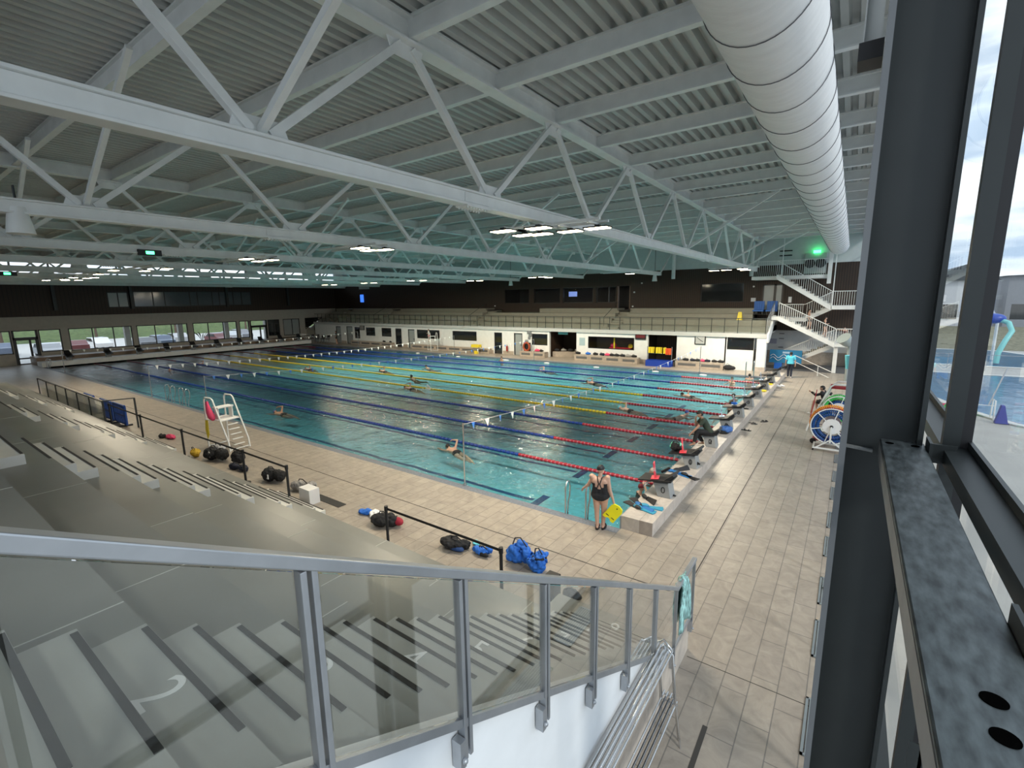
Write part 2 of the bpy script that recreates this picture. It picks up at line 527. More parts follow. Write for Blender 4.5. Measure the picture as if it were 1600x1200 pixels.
# ---- gutters, plinths
m = MB(); m.bx(XL, 0, -0.28, 0.0, -0.14, -0.012); m.bx(XL, 0, YF, YF + 0.25, -0.14, -0.012)
struct(m, 'trim_2', M_gutter, label='grey overflow gutter grilles along the pool edges', cat='gutter')
m = MB(); m.bx(0, 0.757, -0.0, YF + 0.5, -0.2, 0.33)
struct(m, 'trim_3', [M_tilew], bevel=0.006, label='raised beige tiled plinth carrying the near starting blocks', cat='plinth')
m = MB(); m.bx(-0.03, 0.0, 0, YF, -0.5, 0.31)
struct(m, 'trim_4', mat('grey_metal_edge', (0.30, 0.32, 0.34), 0.4), label='grey metal edge of the raised plinth', cat='edge')
m = MB(); m.bx(XL - 1.7, XL, -0.28, YF + 0.5, -0.2, 0.42)
struct(m, 'trim_5', M_white, label='white plinth at the far end of the pool', cat='plinth')
m = MB(); m.bx(-59, XL - 1.7, -0.28, YF + .5, 0, 0.75)
struct(m, 'trim_6', mat('brown_tile_dado', (0.22, 0.15, 0.10), 0.5), label='beige step behind the far starting blocks', cat='step')

# ---- far end wall (left): white lower band with windows, timber band, clerestory
X0 = -59.0
def wall_yz(x, th, y0, y1, z0, z1, holes, name, mt, label):
    """wall in the YZ plane with rectangular holes, built as one solid mesh"""
    ys = sorted(set([y0, y1] + [h[0] for h in holes] + [h[1] for h in holes]))
    zs = sorted(set([z0, z1] + [h[2] for h in holes] + [h[3] for h in holes]))
    m = MB()
    for i in range(len(ys) - 1):
        for j in range(len(zs) - 1):
            cy, cz = (ys[i] + ys[i + 1]) / 2, (zs[j] + zs[j + 1]) / 2
            if any(h[0] < cy < h[1] and h[2] < cz < h[3] for h in holes): continue
            m.bx(x, x + th, ys[i], ys[i + 1], zs[j], zs[j + 1])
    return struct(m, name, mt, label=label, cat='wall')
def wall_xz(y, th, x0, x1, z0, z1, holes, name, mt, label):
    xs = sorted(set([x0, x1] + [h[0] for h in holes] + [h[1] for h in holes]))
    zs = sorted(set([z0, z1] + [h[2] for h in holes] + [h[3] for h in holes]))
    m = MB()
    for i in range(len(xs) - 1):
        for j in range(len(zs) - 1):
            cx, cz = (xs[i] + xs[i + 1]) / 2, (zs[j] + zs[j + 1]) / 2
            if any(h[0] < cx < h[1] and h[2] < cz < h[3] for h in holes): continue
            m.bx(xs[i], xs[i + 1], y, y + th, zs[j], zs[j + 1])
    return struct(m, name, mt, label=label, cat='wall')
wins = [(-9.0, -1.26, 1.05, 3.2), (-1.2, 0.55, 0.02, 3.2), (0.6, 2.2, 1.05, 3.2), (2.75, 7.9, 1.0, 3.2), (8.3, 13.2, 1.05, 3.2), (13.75, 18.7, 1.05, 3.2), (19.0, 20.2, 1.05, 3.2), (20.3, 22.5, 0.02, 3.2), (22.6, 24.2, 1.05, 3.2), (24.7, 27.1, 0.95, 3.2)]
uwins = [(6.2, 8.0, 5.15, 6.75), (8.4, 20.8, 5.15, 6.85)]
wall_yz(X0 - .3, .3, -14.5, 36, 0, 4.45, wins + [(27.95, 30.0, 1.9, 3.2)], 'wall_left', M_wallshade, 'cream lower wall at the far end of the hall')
wall_yz(X0 - .3, .35, -14.5, 36, 4.45, 7.5, uwins, 'wall_left_timber', M_brownY, 'dark brown upper band of the far end wall')
cl = []
y = -13.5
while y < 35.5:
    cl.append((y, y + 2.5, 9.02, 9.66)); cl.append((y, y + 2.5, 8.5, 8.78)); y += 2.62
wall_yz(X0 - .3, .3, -14.5, 36, 7.5, 10.3, cl, 'wall_left_top', mat('pale_grey_wall', (0.42, 0.45, 0.45), 0.6), 'pale grey top of the far end wall with its strip of clerestory glazing')
def window_yz(n, x, y0, y1, z0, z1, muls, label, sash=(), glass=None, th=0.09):
    t = thing('window_%d' % n, label, 'window', (x, (y0 + y1) / 2, z0), world=True)
    t['kind'] = 'structure'
    m = MB()
    m.bx(x - .06, x + .06, y0, y0 + th, z0, z1); m.bx(x - .06, x + .06, y1 - th, y1, z0, z1)
    m.bx(x - .06, x + .06, y0, y1, z0, z0 + th); m.bx(x - .06, x + .06, y0, y1, z1 - th, z1)
    m.build('window_frame', M_blackframe, t)
    for q in muls:
        MB().bx(x - .05, x + .05, q - th / 2, q + th / 2, z0 + th, z1 - th).build('mullion', M_blackframe, t)
    for q in sash:
        MB().bx(x - .05, x + .05, y0 + th, y1 - th, q - th / 2, q + th / 2).build('crossbar', M_blackframe, t)
    MB().bx(x - .01, x + .01, y0 + th, y1 - th, z0 + th, z1 - th).build('pane', glass or M_glass, t)
    return t
wx = X0 - .1
window_yz(1, wx, *wins[0], (-6.5, -4.2), 'leftmost wide window of the far end wall, beside the dark glazed door')
window_yz(2, wx, *wins[2], (), 'narrow window right of the left glazed door in the far end wall')
window_yz(3, wx, *wins[3], (4.6, 6.3), 'wide window with three panes showing parked cars, far end wall')
window_yz(4, wx, *wins[4], (10.0, 11.6), 'second wide three pane window in the far end wall, with green grass behind')
window_yz(5, wx, *wins[5], (15.4, 17.1), 'third wide three pane window in the far end wall, with a plant before it')
window_yz(6, wx, *wins[6], (), 'narrow bright window left of the right glazed door')
window_yz(7, wx, *wins[8], (23.4,), 'narrow dark window right of the right glazed door', glass=M_dkglass)
window_yz(8, wx, *wins[9], (26.0,), 'two pane grey window near the far corner', glass=M_frost)
window_yz(9, wx + .1, *uwins[0], (7.1,), 'small bright two pane window high in the timber band', glass=M_frost)
window_yz(10, wx + .1, *uwins[1], (10.2, 11.3, 13.8, 14.6, 16.2, 17.0, 18.6, 19.6), 'long row of dark panes high in the timber band', glass=mat('smoky_glass', (0.10, 0.12, 0.13), 0.1))
def door_yz(n, x, y0, y1, z0, z1, label, ym):
    t = thing('door_%d' % n, label, 'door', (x, (y0 + y1) / 2, z0), world=True); t['kind'] = 'structure'
    m = MB(); w = .16
    m.bx(x - .06, x + .08, y0, y0 + w, z0, z1); m.bx(x - .06, x + .08, y1 - w, y1, z0, z1)
    m.bx(x - .06, x + .08, y0, y1, z1 - .08, z1); m.bx(x - .06, x + .08, y0, y1, 2.35, 2.55)
    m.build('door_frame', M_blackframe, t)
    for a, b in ((y0 + w, ym), (ym, y1 - w)):
        m = MB()
        m.bx(x - .04, x + .04, a, a + .08, z0, 2.35); m.bx(x - .04, x + .04, b - .08, b, z0, 2.35)
        m.bx(x - .04, x + .04, a, b, z0, z0 + .08); m.bx(x - .04, x + .04, a, b, z0 + .5, z0 + .62); m.bx(x - .04, x + .04, a, b, 2.27, 2.35)
        lf = m.build('door_leaf', M_blackframe, t)
        MB().bx(x - .01, x + .01, a + .08, b - .08, z0 + .08, 2.27).build('pane', M_glass, lf)
    MB().bx(x - .01, x + .01, y0 + w, y1 - w, 2.55, z1 - .08).build('pane', M_glass, t)
door_yz(1, wx, *wins[1], 'black framed glazed double door at the left of the far end wall', -0.05)
door_yz(2, wx, *wins[7], 'black framed glazed double door near the far corner', 21.6)
# triangular window
t = thing('window_11', 'dark triangular window beside the far corner', 'window', (wx, 29, 1.9), world=True); t['kind'] = 'structure'
MB().prism([(wx + .05, 27.95, 3.2), (wx + .05, 30.6, 3.2), (wx + .05, 27.95, 1.7)], (-.1, 0, 0)).build('pane', M_dkglass, t)
m = MB()
m.bar((wx + .1, 27.95, 3.2), (wx + .1, 30.6, 3.2), .08, .08); m.bar((wx + .1, 27.95, 3.2), (wx + .1, 27.95, 1.7), .08, .08); m.bar((wx + .1, 27.95, 1.7), (wx + .1, 30.6, 3.2), .08, .08)
m.build('window_frame', M_blackframe, t)
m = MB(); m.prism([(X0 + .1, 28.0, 0), (X0 + .1, 28.0, 1.55), (X0 + .1, 30.8, 3.1), (X0 + .1, 33, 3.1), (X0 + .1, 33, 0)], (2.2, 0, 0))
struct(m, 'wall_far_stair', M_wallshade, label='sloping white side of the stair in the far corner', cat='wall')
# dark pilasters of the timber band
for i, yy in enumerate((2.1, 8.2, 17.8, 25.6)):
    m = MB(); m.bx(X0, X0 + .35, yy - .12, yy + .12, 5.0, 7.5)
    solo(m, 'wall_bracket', M_dark, 'dark steel bracket on the brown timber band, %s from the left' % ['leftmost', 'second', 'third', 'fourth'][i], 'bracket', 'brackets on the far timber band')

# ---- far side wall (white, under the balcony) with openings, Y = 28
H = [(-52.0, -50.9, 0, 2.2), (-49.9, -48.4, 0, 2.25), (-48.0, -46.9, 0.75, 2.2), (-45.7, -43.9, 1.17, 2.2) , (-42.7, -40.9, 1.17, 2.2),
     (-40.2, -39.1, 0, 2.2), (-38.0, -36.9, 0, 2.15), (-36.5, -32.9, 1.17, 2.15), (-31.0, -27.6, 1.17, 2.15), (-25.3, -24.3, 0, 2.15),
     (-22.85, -21.85, 0, 2.15), (-20.75, -19.0, 1.08, 2.15), (-18.8, -15.95, 0, 2.55), (-14.8, -10.55, 1.05, 2.1), (-9.4, -7.05, 0, 2.5), (-3.35, -1.55, 1.5, 2.45), (-1.54, -0.9, 0, 2.5)]
H[1] = (-49.7, -48.4, 0, 2.25)
wall_xz(YW, .25, -56.8, -3.4, 0, 2.6, H, 'wall_far', M_white, 'white wall under the far balcony')
m = MB()
m.bx(-19.0, -15.8, 30.9, 31.1, 0, 2.6); m.bx(-9.6, -6.8, 30.4, 30.6, 0, 2.6); m.bx(-57, -56.9, 28, 33, 0, 2.6)
m.bx(-19.05, -18.85, 28.25, 31, 0, 2.6); m.bx(-15.95, -15.75, 28.25, 31, 0, 2.6); m.bx(-9.65, -9.45, 28.25, 30.5, 0, 2.6); m.bx(-7.05, -6.85, 28.25, 30.5, 0, 2.6)
m.bx(-57, -20, 29.6, 29.7, 0, 2.59); m.bx(-20, -19.9, 28.26, 29.7, 0, 2.59); m.bx(-15.1, -15.0, 28.26, 30.3, 0, 2.59); m.bx(-10.3, -10.2, 28.26, 30.3, 0, 2.59)
struct(m, 'wall_far_recess', M_brown, label='dark timber back wall of the recesses', cat='wall')
m = MB(); m.bx(-14.99, -10.31, 30.2, 30.3, 0, 2.59)
struct(m, 'wall_guard_room', mat('grey_room_wall', (0.20, 0.17, 0.17), 0.7), label='grey back wall of the lifeguard room', cat='wall')
def window_xz(n, y, x0, x1, z0, z1, label, glass=None, muls=(), th=.07, fr=None):
    t = thing('window_%d' % n, label, 'window', ((x0 + x1) / 2, y, z0), world=True); t['kind'] = 'structure'
    m = MB()
    m.bx(x0, x0 + th, y - .05, y + .08, z0, z1); m.bx(x1 - th, x1, y - .05, y + .08, z0, z1)
    m.bx(x0, x1, y - .05, y + .08, z0, z0 + th); m.bx(x0, x1, y - .05, y + .08, z1 - th, z1)
    m.build('window_frame', fr or M_blackframe, t)
    for q in muls: MB().bx(q - th / 2, q + th / 2, y - .05, y + .05, z0 + th, z1 - th).build('mullion', fr or M_blackframe, t)
    MB().bx(x0 + th, x1 - th, y, y + .02, z0 + th, z1 - th).build('pane', glass or M_dkglass, t)
    return t
def door_xz(n, y, x0, x1, z1, label, glass=None):
    t = thing('door_%d' % n, label, 'door', ((x0 + x1) / 2, y, 0), world=True); t['kind'] = 'structure'
    th = .09; m = MB()
    m.bx(x0, x0 + th, y - .05, y + .1, 0, z1); m.bx(x1 - th, x1, y - .05, y + .1, 0, z1); m.bx(x0, x1, y - .05, y + .1, z1 - th, z1)
    m.build('door_frame', M_blackframe, t)
    MB().bx(x0 + th, x1 - th, y, y + .05, 0.02, z1 - th).build('door_leaf', glass or M_dkglass, t)
    MB().bx(x1 - th - .12, x1 - th - .06, y - .07, y - .01, .95, 1.1).build('door_handle', M_steel, t)
yw = YW + .1
window_xz(12, yw, *H[2], 'narrow dark window between two far corner doors')
window_xz(13, yw, *H[3], 'first small square dark window of the white far wall, from the left corner')
window_xz(14, yw, *H[4], 'second small square dark window of the white far wall, from the left corner')
window_xz(15, yw, *H[7], 'wide dark window behind the far lifeguard chair')
window_xz(16, yw, *H[8], 'wide dark window right of the far lifeguard chair')
window_xz(17, yw, *H[11], 'square dark window left of the open recess with the turquoise sign')
window_xz(18, yw, *H[13], 'wide window of the lifeguard room with red things inside', glass=M_glass)
window_xz(19, yw, *H[15], 'dark window under the right end of the balcony')
door_xz(3, yw, -52.0, -50.9, 2.2, 'grey door nearest the far left corner', M_frost)
door_xz(4, yw, *(-49.7, -48.4), 2.25, 'second grey door from the far left corner', M_frost)
door_xz(5, yw, -40.2, -39.1, 2.2, 'dark door right of the two small square windows')
door_xz(6, yw, -38.0, -36.9, 2.15, 'grey glazed door left of the wide dark windows', M_frost)
door_xz(7, yw, -25.3, -24.3, 2.15, 'black door left of the fire extinguisher')
door_xz(8, yw, -22.85, -21.85, 2.15, 'grey glazed door right of the fire extinguisher', M_frost)
# beige skirting along the white wall
m = MB()
for a, b in ((-50.8, -49.8), (-48.3, -40.3), (-39, -38.1), (-36.8, -25.4), (-24.2, -22.9), (-21.8, -18.9), (-15.9, -9.5), (-7.0, -3.4)):
    m.bx(a, b, YW - .03, YW + .0, 0, 0.35)
struct(m, 'baseboard_far', M_tilexz, label='beige tiled skirting of the far wall', cat='baseboard')
# right corner hall under the stairs
m = MB()
m.bx(-3.4, 6, 33.9, 34.1, 0, 4.2)
m.bx(-3.5, -3.4, 28, 34, 0, 2.6)
m.bx(4.3, 4.5, 33, 36, 0, 10)
struct(m, 'wall_right_corner', M_white, label='white wall behind the stairs at the right', cat='wall')
m = MB(); m.bx(-3.4, 4.3, 33.85, 33.9, 0, 1.0)
struct(m, 'baseboard_right_corner', M_tilexz, label='beige tiled dado behind the stairs', cat='baseboard')
m = MB(); m.bx(0.3, 4.2, 29.6, 33.8, 0.001, 0.012)
struct(m, 'floor_mat', mat('dark_grey_floor', (0.10, 0.10, 0.105), 0.6), label='dark grey floor area below the stairs', cat='floor')
# pillar at the balcony corner
m = MB(); m.bx(-1.35, -0.75, 27.9, 28.5, 0.32, 2.6)
struct(m, 'pillar', M_white, label='white square pillar under the right end of the balcony', cat='pillar')
m = MB(); m.bx(-1.37, -0.73, 27.88, 28.52, 0, 0.32)
struct(m, 'trim_7', M_tilew, label='beige tiled foot of the white pillar', cat='pillar foot')

# ---- balcony: slab, terraces, timber wall
m = MB(); m.bx(-56.8, -0.75, 28.0, 32.9, 2.6, 2.72); m.bx(-56.8, -0.75, 27.85, 28.0, 2.42, 2.72)
struct(m, 'balcony_slab', mat('grey_white_slab', (0.52, 0.53, 0.52), 0.6), label='pale edge slab of the far balcony', cat='balcony')
T = [(29.2, 3.15), (30.0, 3.58), (30.8, 4.02), (31.6, 4.45)]
gaps = [(-13.5, -12.4), (-44.6, -43.2), (-29.0, -28.0), (-54.0, -53.0)]
def spans(x0, x1, holes):
    out, a = [], x0
    for h in sorted(holes):
        if h[1] <= x0 or h[0] >= x1: continue
        if h[0] > a: out.append((a, h[0]))
        a = max(a, h[1])
    if a < x1: out.append((a, x1))
    return out
m = MB()
for k, (yy, zz) in enumerate(T):
    x1 = -0.75 if k < 2 else -2.2
    for a, b in (spans(-56.8, x1, gaps + [(-28.0, -22.1)]) if k == 3 else spans(-56.8, x1, gaps)):
        m.bx(a, b, yy, 33, 2.72, zz)
    m2 = []
struct(m, 'balcony_terraces', M_terrace, label='cream seating steps of the far balcony', cat='terrace')
m = MB()
for g in gaps:
    for k in range(9):
        m.bx(g[0], g[1], 28.9 + .4 * k, 33, 2.72, 2.9 + .17 * k)
struct(m, 'balcony_steps', M_terrace, label='narrow aisles of steps between the balcony seating', cat='steps')
m = MB()
for g in gaps: m.bx(g[0] - .15, g[1] + .15, 31.6, 33, 4.25, 4.30)
struct(m, 'trim_8', M_blackframe, label='black thresholds at the top of the balcony aisles', cat='threshold')
UW = [(-27.6, -24.3, 4.95, 6.5), (-23.7, -20.5, 4.95, 6.5), (-20.2, -16.8, 4.95, 6.5), (-16.5, -14.4, 4.95, 6.5), (-14.35, -13.0, 4.35, 6.5), (-6.7, -3.3, 4.92, 6.5), (-1.95, -0.5, 4.3, 6.3)]
wall_xz(33, .3, -59, 4.4, 2.7, 7.75, UW, 'wall_far_timber', M_brown, 'dark brown timber wall above the balcony')
wall_xz(33.02, .3, -59, 4.4, 7.75, 10.2, [], 'wall_far_top', mat('pale_upper_wall', (0.58, 0.62, 0.62), 0.6), 'pale upper wall above the timber')
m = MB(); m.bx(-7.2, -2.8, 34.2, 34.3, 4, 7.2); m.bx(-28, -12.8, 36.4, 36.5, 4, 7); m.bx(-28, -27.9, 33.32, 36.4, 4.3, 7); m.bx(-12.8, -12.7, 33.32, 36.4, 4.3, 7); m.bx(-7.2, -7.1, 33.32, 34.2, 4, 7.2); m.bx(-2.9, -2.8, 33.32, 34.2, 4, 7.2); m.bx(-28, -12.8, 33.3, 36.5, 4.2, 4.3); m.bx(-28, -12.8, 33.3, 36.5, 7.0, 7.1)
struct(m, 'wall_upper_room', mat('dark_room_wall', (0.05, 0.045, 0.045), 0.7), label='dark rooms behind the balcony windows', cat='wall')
window_xz(20, 33.1, *UW[0], 'leftmost dark upper window above the far balcony', glass=M_glass)
window_xz(21, 33.1, *UW[1], 'second dark upper window above the far balcony', glass=M_glass)
window_xz(22, 33.1, *UW[2], 'third upper window above the far balcony, with a bluish screen inside', glass=M_glass)
window_xz(23, 33.1, *UW[3], 'fourth upper window, left of the bright doorway', glass=M_glass, muls=(-15.2,))
window_xz(24, 33.1, *UW[5], 'large dark window in the timber wall near the stairs', glass=M_dkglass)
t = thing('door_9', 'black framed door with two frosted panes behind the blue chairs', 'door', (-1.2, 33.1, 4.3), world=True); t['kind'] = 'structure'
m = MB(); m.bx(-1.95, -1.85, 33, 33.15, 4.3, 6.3); m.bx(-.6, -.5, 33, 33.15, 4.3, 6.3); m.bx(-1.95, -.5, 33, 33.15, 6.2, 6.3); m.bx(-1.15, -.98, 33, 33.15, 4.3, 6.3)
m.build('door_frame', M_blackframe, t)
MB().bx(-1.85, -1.15, 33.05, 33.1, 4.3, 6.2).build('pane', M_frost, t); MB().bx(-.98, -.6, 33.05, 33.1, 4.3, 6.2).build('pane', M_frost, t)
m = MB(); m.bx(-14.3, -14.22, 33.0, 33.3, 4.35, 6.5); m.bx(-13.08, -13.0, 33, 33.3, 4.35, 6.5)
struct(m, 'door_10', mat('timber_jamb', (0.16, 0.11, 0.08), 0.6), label='open doorway at the top of the balcony aisle', cat='door')
m = MB(); m.bx(-13.75, -13.05, 36.2, 36.25, 4.5, 6.45)
o = solo(m, 'lit_window', mat('bright_daylight_pane', (0.9, 0.95, 1.0), 0.5, emis=1.6), 'bright daylight window at the back of the open doorway', 'window')
m = MB(); m.bx(-20.05, -19.1, 34.0, 34.05, 5.6, 6.1)
solo(m, 'screen', mat('bluish_screen', (0.25, 0.35, 0.8), 0.5, emis=0.5), 'bluish lit screen behind the third upper window', 'screen')
# ---- rear wall behind the stand, out of view; its high open holes are added to admit daylight
wall_xz(-14.7, .2, -59, 4.4, 0, 10.2, [(-11.5 + 3 * i, -8.7 + 3 * i, 5.4, 9.4) for i in range(5)], 'wall_rear', M_white, 'white rear wall with unseen high openings added to let in daylight')

# ---- roof: corrugated deck with ribs along Y
m = MB()
x = -60.0; P = 0.27
prof = []
while x < 4.6:
    prof += [(x, 9.84), (x + .11, 9.84), (x + .14, 9.98), (x + .24, 9.98)]
    x += P
vs = []
for yy in (-14.8, 36.2):
    vs += [(px, yy, pz) for px, pz in prof]
n = len(prof)
m.add(vs, [(i, i + 1, n + i + 1, n + i) for i in range(n - 1)])
m.bx(-60, 4.6, -14.8, 36.2, 10.1, 10.2)
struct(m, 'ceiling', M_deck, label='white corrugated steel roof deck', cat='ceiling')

# ---- window wall on the right: posts, rails, glass
MY = [-14.2 + 0] + [-9.79, -7.39] + [-4.6 + 2.4 * i for i in range(16)]
m = MB()
GX = 4.5
m.bx(GX - .1, GX - .02, -14.6, 34, 0, 0.12); m.bx(GX - .11, GX - .03, -14.6, 34, 4.74, 4.80); m.bx(GX - .03, GX - .016, -14.6, 34, 4.74, 4.83); m.bx(GX - .1, GX + .05, -14.6, 34, 9.5, 10.2)
m.bx(GX - .1, GX - .02, -14.6, 34, 2.45, 2.53); m.bx(GX - .1, GX - .02, -14.6, 34, 8.3, 8.36)
t = thing('window_25', 'tall dark framed glass wall along the right side of the hall', 'window', (GX, 10, 0), world=True); t['kind'] = 'structure'
m.build('rail', M_dark, t)
for yy in MY:
    m = MB(); m.bx(GX - .11, GX - .055, yy - .05, yy, 0, 9.6); m.build('mullion', M_dark, t)
    m = MB(); m.bx(GX - .055, GX - .02, yy - .045, yy, 0, 9.6); m.build('gasket', M_black, t)
MB().bx(GX - .015, GX - .005, -14.6, 34, .12, 9.5).build('pane', M_glass, t)
# floor grilles at the foot of the glass wall
for i in range(11):
    yy = -7.6 + 1.72 * i + (0.2 if i % 2 else 0)
    m = MB()
    m.bx(4.0, 4.03, yy, yy + 1.0, 0.0, 0.02); m.bx(4.3, 4.33, yy, yy + 1.0, 0, 0.02); m.bx(4.0, 4.33, yy, yy + .03, 0, .02); m.bx(4.0, 4.33, yy + .97, yy + 1, 0, .02)
    for k in range(7): m.bx(4.045 + k * .037, 4.065 + k * .037, yy + .03, yy + .97, 0.0, 0.018)
    solo(m, 'floor_grille', mat('grille_grey', (0.30, 0.34, 0.36), 0.4, metal=.5), 'long grey ventilation grille let into the deck at the foot of the glass wall', 'floor grille', 'floor grilles along the glass wall')
# ================================================================== ROOF STEEL
TX = [4.6 - 7.0] ; TX = [-2.14 - 7.15 * i for i in range(8)]
PY = [-13.3 + 2.3 * i for i in range(20)]
for i, yy in enumerate(PY):
    m = MB()
    m.bx(-59, 4.4, yy - .07, yy + .07, 9.50, 9.53); m.bx(-59, 4.4, yy - .07, yy + .07, 9.81, 9.84); m.bx(-59, 4.4, yy - .012, yy + .012, 9.53, 9.81)
    solo(m, 'roof_purlin', M_steelwhite, 'long white steel purlin carrying the corrugated roof deck', 'purlin', 'purlins under the roof deck')
def make_truss():
    t = thing('roof_truss', 'x', 'roof truss', (0, 0, 0), group='white roof trusses')
    y0, y1 = -14.4, 30.0
    b = MB(); b.bx(-.14, .14, y0, y1, 7.19, 7.23); b.bx(-.14, .14, y0, y1, 7.43, 7.47); b.bx(-.09, .09, y0, y1, 7.23, 7.43)
    b.build('bottom_chord', M_steelwhite, t, bevel=.008)
    b = MB(); b.bx(-.14, .14, y0, 33, 9.44, 9.475); b.bx(-.14, .14, y0, 33, 9.80, 9.835); b.bx(-.02, .02, y0, 33, 9.475, 9.80)
    b.build('top_chord', M_steelwhite, t)
    bn = [-11.3 + 4.62 * i for i in range(9)]; tn = [-8.8 + 4.62 * i for i in range(9)]
    def web(a, c):
        mb = MB(); mb.bar(a, c, .11, .11, up=(1, 0, 0)); mb.build('diagonal', M_steelwhite, t)
    for i, q in enumerate(bn):
        if i > 0: web((0, q - .12, 7.5), (0, tn[i - 1] + .12, 9.4))
        if tn[i] < 31: web((0, q + .12, 7.5), (0, tn[i] - .12, 9.4))
        g = MB(); g.prism([(-.012, q - .38, 7.46), (-.012, q + .38, 7.46), (-.012, q + .3, 7.68), (-.012, q - .3, 7.68)], (.024, 0, 0)); g.build('gusset_plate', M_steelwhite, t)
    for q in tn:
        if q > 31: continue
        g = MB(); g.prism([(-.012, q - .38, 9.45), (-.012, q + .38, 9.45), (-.012, q + .28, 9.22), (-.012, q - .28, 9.22)], (.024, 0, 0)); g.build('gusset_plate', M_steelwhite, t)
    for q in (-2.6, 15.2):
        s = MB(); s.bx(-.155, .155, q - .35, q + .35, 7.165, 7.19); s.bx(-.105, -.09, q - .35, q + .35, 7.25, 7.41); s.bx(.09, .105, q - .35, q + .35, 7.25, 7.41)
        for k in range(8):
            for dx in (-.11, .11): s.cyl((dx, q - .3 + k * .085, 7.135), (dx, q - .3 + k * .085, 7.17), .017, n=6)
        s.build('splice_plate', M_steelwhite, t)
    e = MB(); e.bx(-.14, .14, 29.86, 30.0, 7.19, 7.47); e.bar((0, 30.0, 7.33), (0, 33.0, 9.3), .1, .1, up=(1, 0, 0)); e.build('end_brace', M_steelwhite, t)
    return t
t0 = make_truss()
for i, x in enumerate(TX):
    o = t0 if i == 0 else dup(t0)
    o.location = (x, 0, 0)
    o['label'] = 'white steel lattice roof truss crossing the hall, %s from the glass wall' % ORD[i]
# wind braces seen between the trusses: slanting rods from bottom chord up to the purlins
for (x, yb, xt, yt, lb) in ((-2.14, -6.68, .95, -6.5, 'close above the camera'), (-2.14, 12.0, 1.3, 12.0, 'beside the second lamp row'), (-2.14, 21.2, 1.3, 21.2, 'near the stairs'), (-2.14, 27.0, 1.3, 27.0, 'at the far wall'),
                            (-9.29, -6.7, -5.8, -6.7, 'above the stand'), (-9.29, 7.1, -5.8, 7.1, 'over the middle of the pool'), (-9.29, 16.3, -5.8, 16.3, 'over the far lanes'),
                            (-16.44, -6.7, -12.9, -6.7, 'far over the stand'), (-16.44, 2.5, -12.9, 2.5, 'over the near lanes'), (-23.6, 2.5, -20.1, 2.5, 'deep in the hall')):
    m = MB(); m.bar((x, yb, 7.5), (xt, yt, 9.5), .09, .09, up=(0, 1, 0)); 
    solo(m, 'diagonal_brace', M_steelwhite, 'slanting white brace between truss and roof, ' + lb, 'brace', 'slanting braces')
# beams along X tying the top chords
# down pipes at the far wall
for x, z0, lb in ((-8.9, 6.95, 'left of the large dark upper window'), (-2.75, 6.95, 'beside the upper stair platform')):
    m = MB(); m.cyl((x, 32.4, z0), (x, 32.4, 9.8), .16, n=14)
    solo(m, 'down_pipe', M_steelwhite, 'thick white vertical pipe ' + lb, 'pipe')

# ---- lamp groups
groups = [(-2.14, 0.0, [(-.75, -.62), (.15, -.48), (-.75, .3), (-.35, .42), (.45, .48), (1.2, .42)], 'large lamp group under the nearest truss'),
          (-9.29, -.25, [(1.0, -.35), (.65, .25), (1.15, .45)], 'lamp trio under the second truss'),
          (-16.44, -.5, [(2.2, -.6), (1.5, .2), (2.35, .25)], 'lamp trio under the third truss'),
          (-23.6, -1.6, [(-.8, -.7), (2.0, .5), (-.4, .4)], 'lamp trio under the fourth truss'),
          (-30.7, -1.8, [(-2.2, -.1), (-1.6, .7), (2.4, -.1), (-2.6, .6)], 'lamps under the fifth truss'),
          (-37.8, -1.5, [(.2, -.7), (.8, .1), (1.4, .6), (2.0, -.2)], 'lamps under the sixth truss'),
          (-2.14, 22.4, [(-1.2, .1), (-.45, 0), (.46, 1.0), (.57, -.6)], 'lamps at the far end of the nearest truss'),
          (-9.29, 21.7, [(.7, 0)], 'single lamp at the far end of the second truss'),
          (-16.44, 21.1, [(.46, -.3), (1.5, -.5), (1.25, .8)], 'lamp trio at the far end of the third truss'),
          (-23.6, 17.2, [(-1.8, 0), (-1.0, .6)], 'lamp pair at the far end of the fourth truss'),
          (-23.6, 21.6, [(.8, 0), (1.5, .4)], 'second lamp pair of the fourth truss'),
          (-30.7, 17.4, [(-.9, 0), (-.2, .5)], 'lamp pair at the far end of the fifth truss'),
          (-37.8, 17.3, [(.4, 0), (1.1, .5)], 'lamp pair at the far end of the sixth truss')]
for gx, gy, pans, lb in groups:
    t = thing('ceiling_lamp', 'white steel rack with glowing panels, ' + lb, 'ceiling lamp', (gx, gy, 7.0), world=True)
    m = MB()
    mnx = min(-1.45, min(p[0] for p in pans) - .3); mxx = max(1.35, max(p[0] for p in pans) + .3)
    for s in (-.1, .35):
        m.bar((gx + mnx, gy + s, 7.145), (gx + mxx, gy + s, 7.145), .07, .05)
    m.bx(gx - .1, gx + .1, gy - .15, gy + .4, 7.15, 7.19)
    for dx, dy in pans: m.bx(gx + dx - .03, gx + dx + .03, gy + min(dy, -.1), gy + max(dy, .35), 7.09, 7.13)
    m.build('mounting_rack', M_steelwhite, t)
    for dx, dy in pans:
        px, py = gx + dx, gy + dy
        m = MB(); m.bx(px - .30, px + .30, py - .17, py + .17, 7.02, 7.05); m.bx(px - .06, px + .06, py - .05, py + .05, 7.05, 7.1); h = m.build('lamp_panel', M_dark, t, bevel=.006)
        MB().bx(px - .27, px + .27, py - .145, py + .145, 7.008, 7.02).build('lamp_face', M_lampglow, h)
        ld = bpy.data.lights.new('lamp_light', 'AREA'); ld.shape = 'RECTANGLE'; ld.size = .54; ld.size_y = .29; ld.energy = 50 if gy < 10 else 190; ld.color = (1, .88, .68)
        lo = bpy.data.objects.new('lamp_light', ld); COL.objects.link(lo); lo.location = (px, py, 6.995)
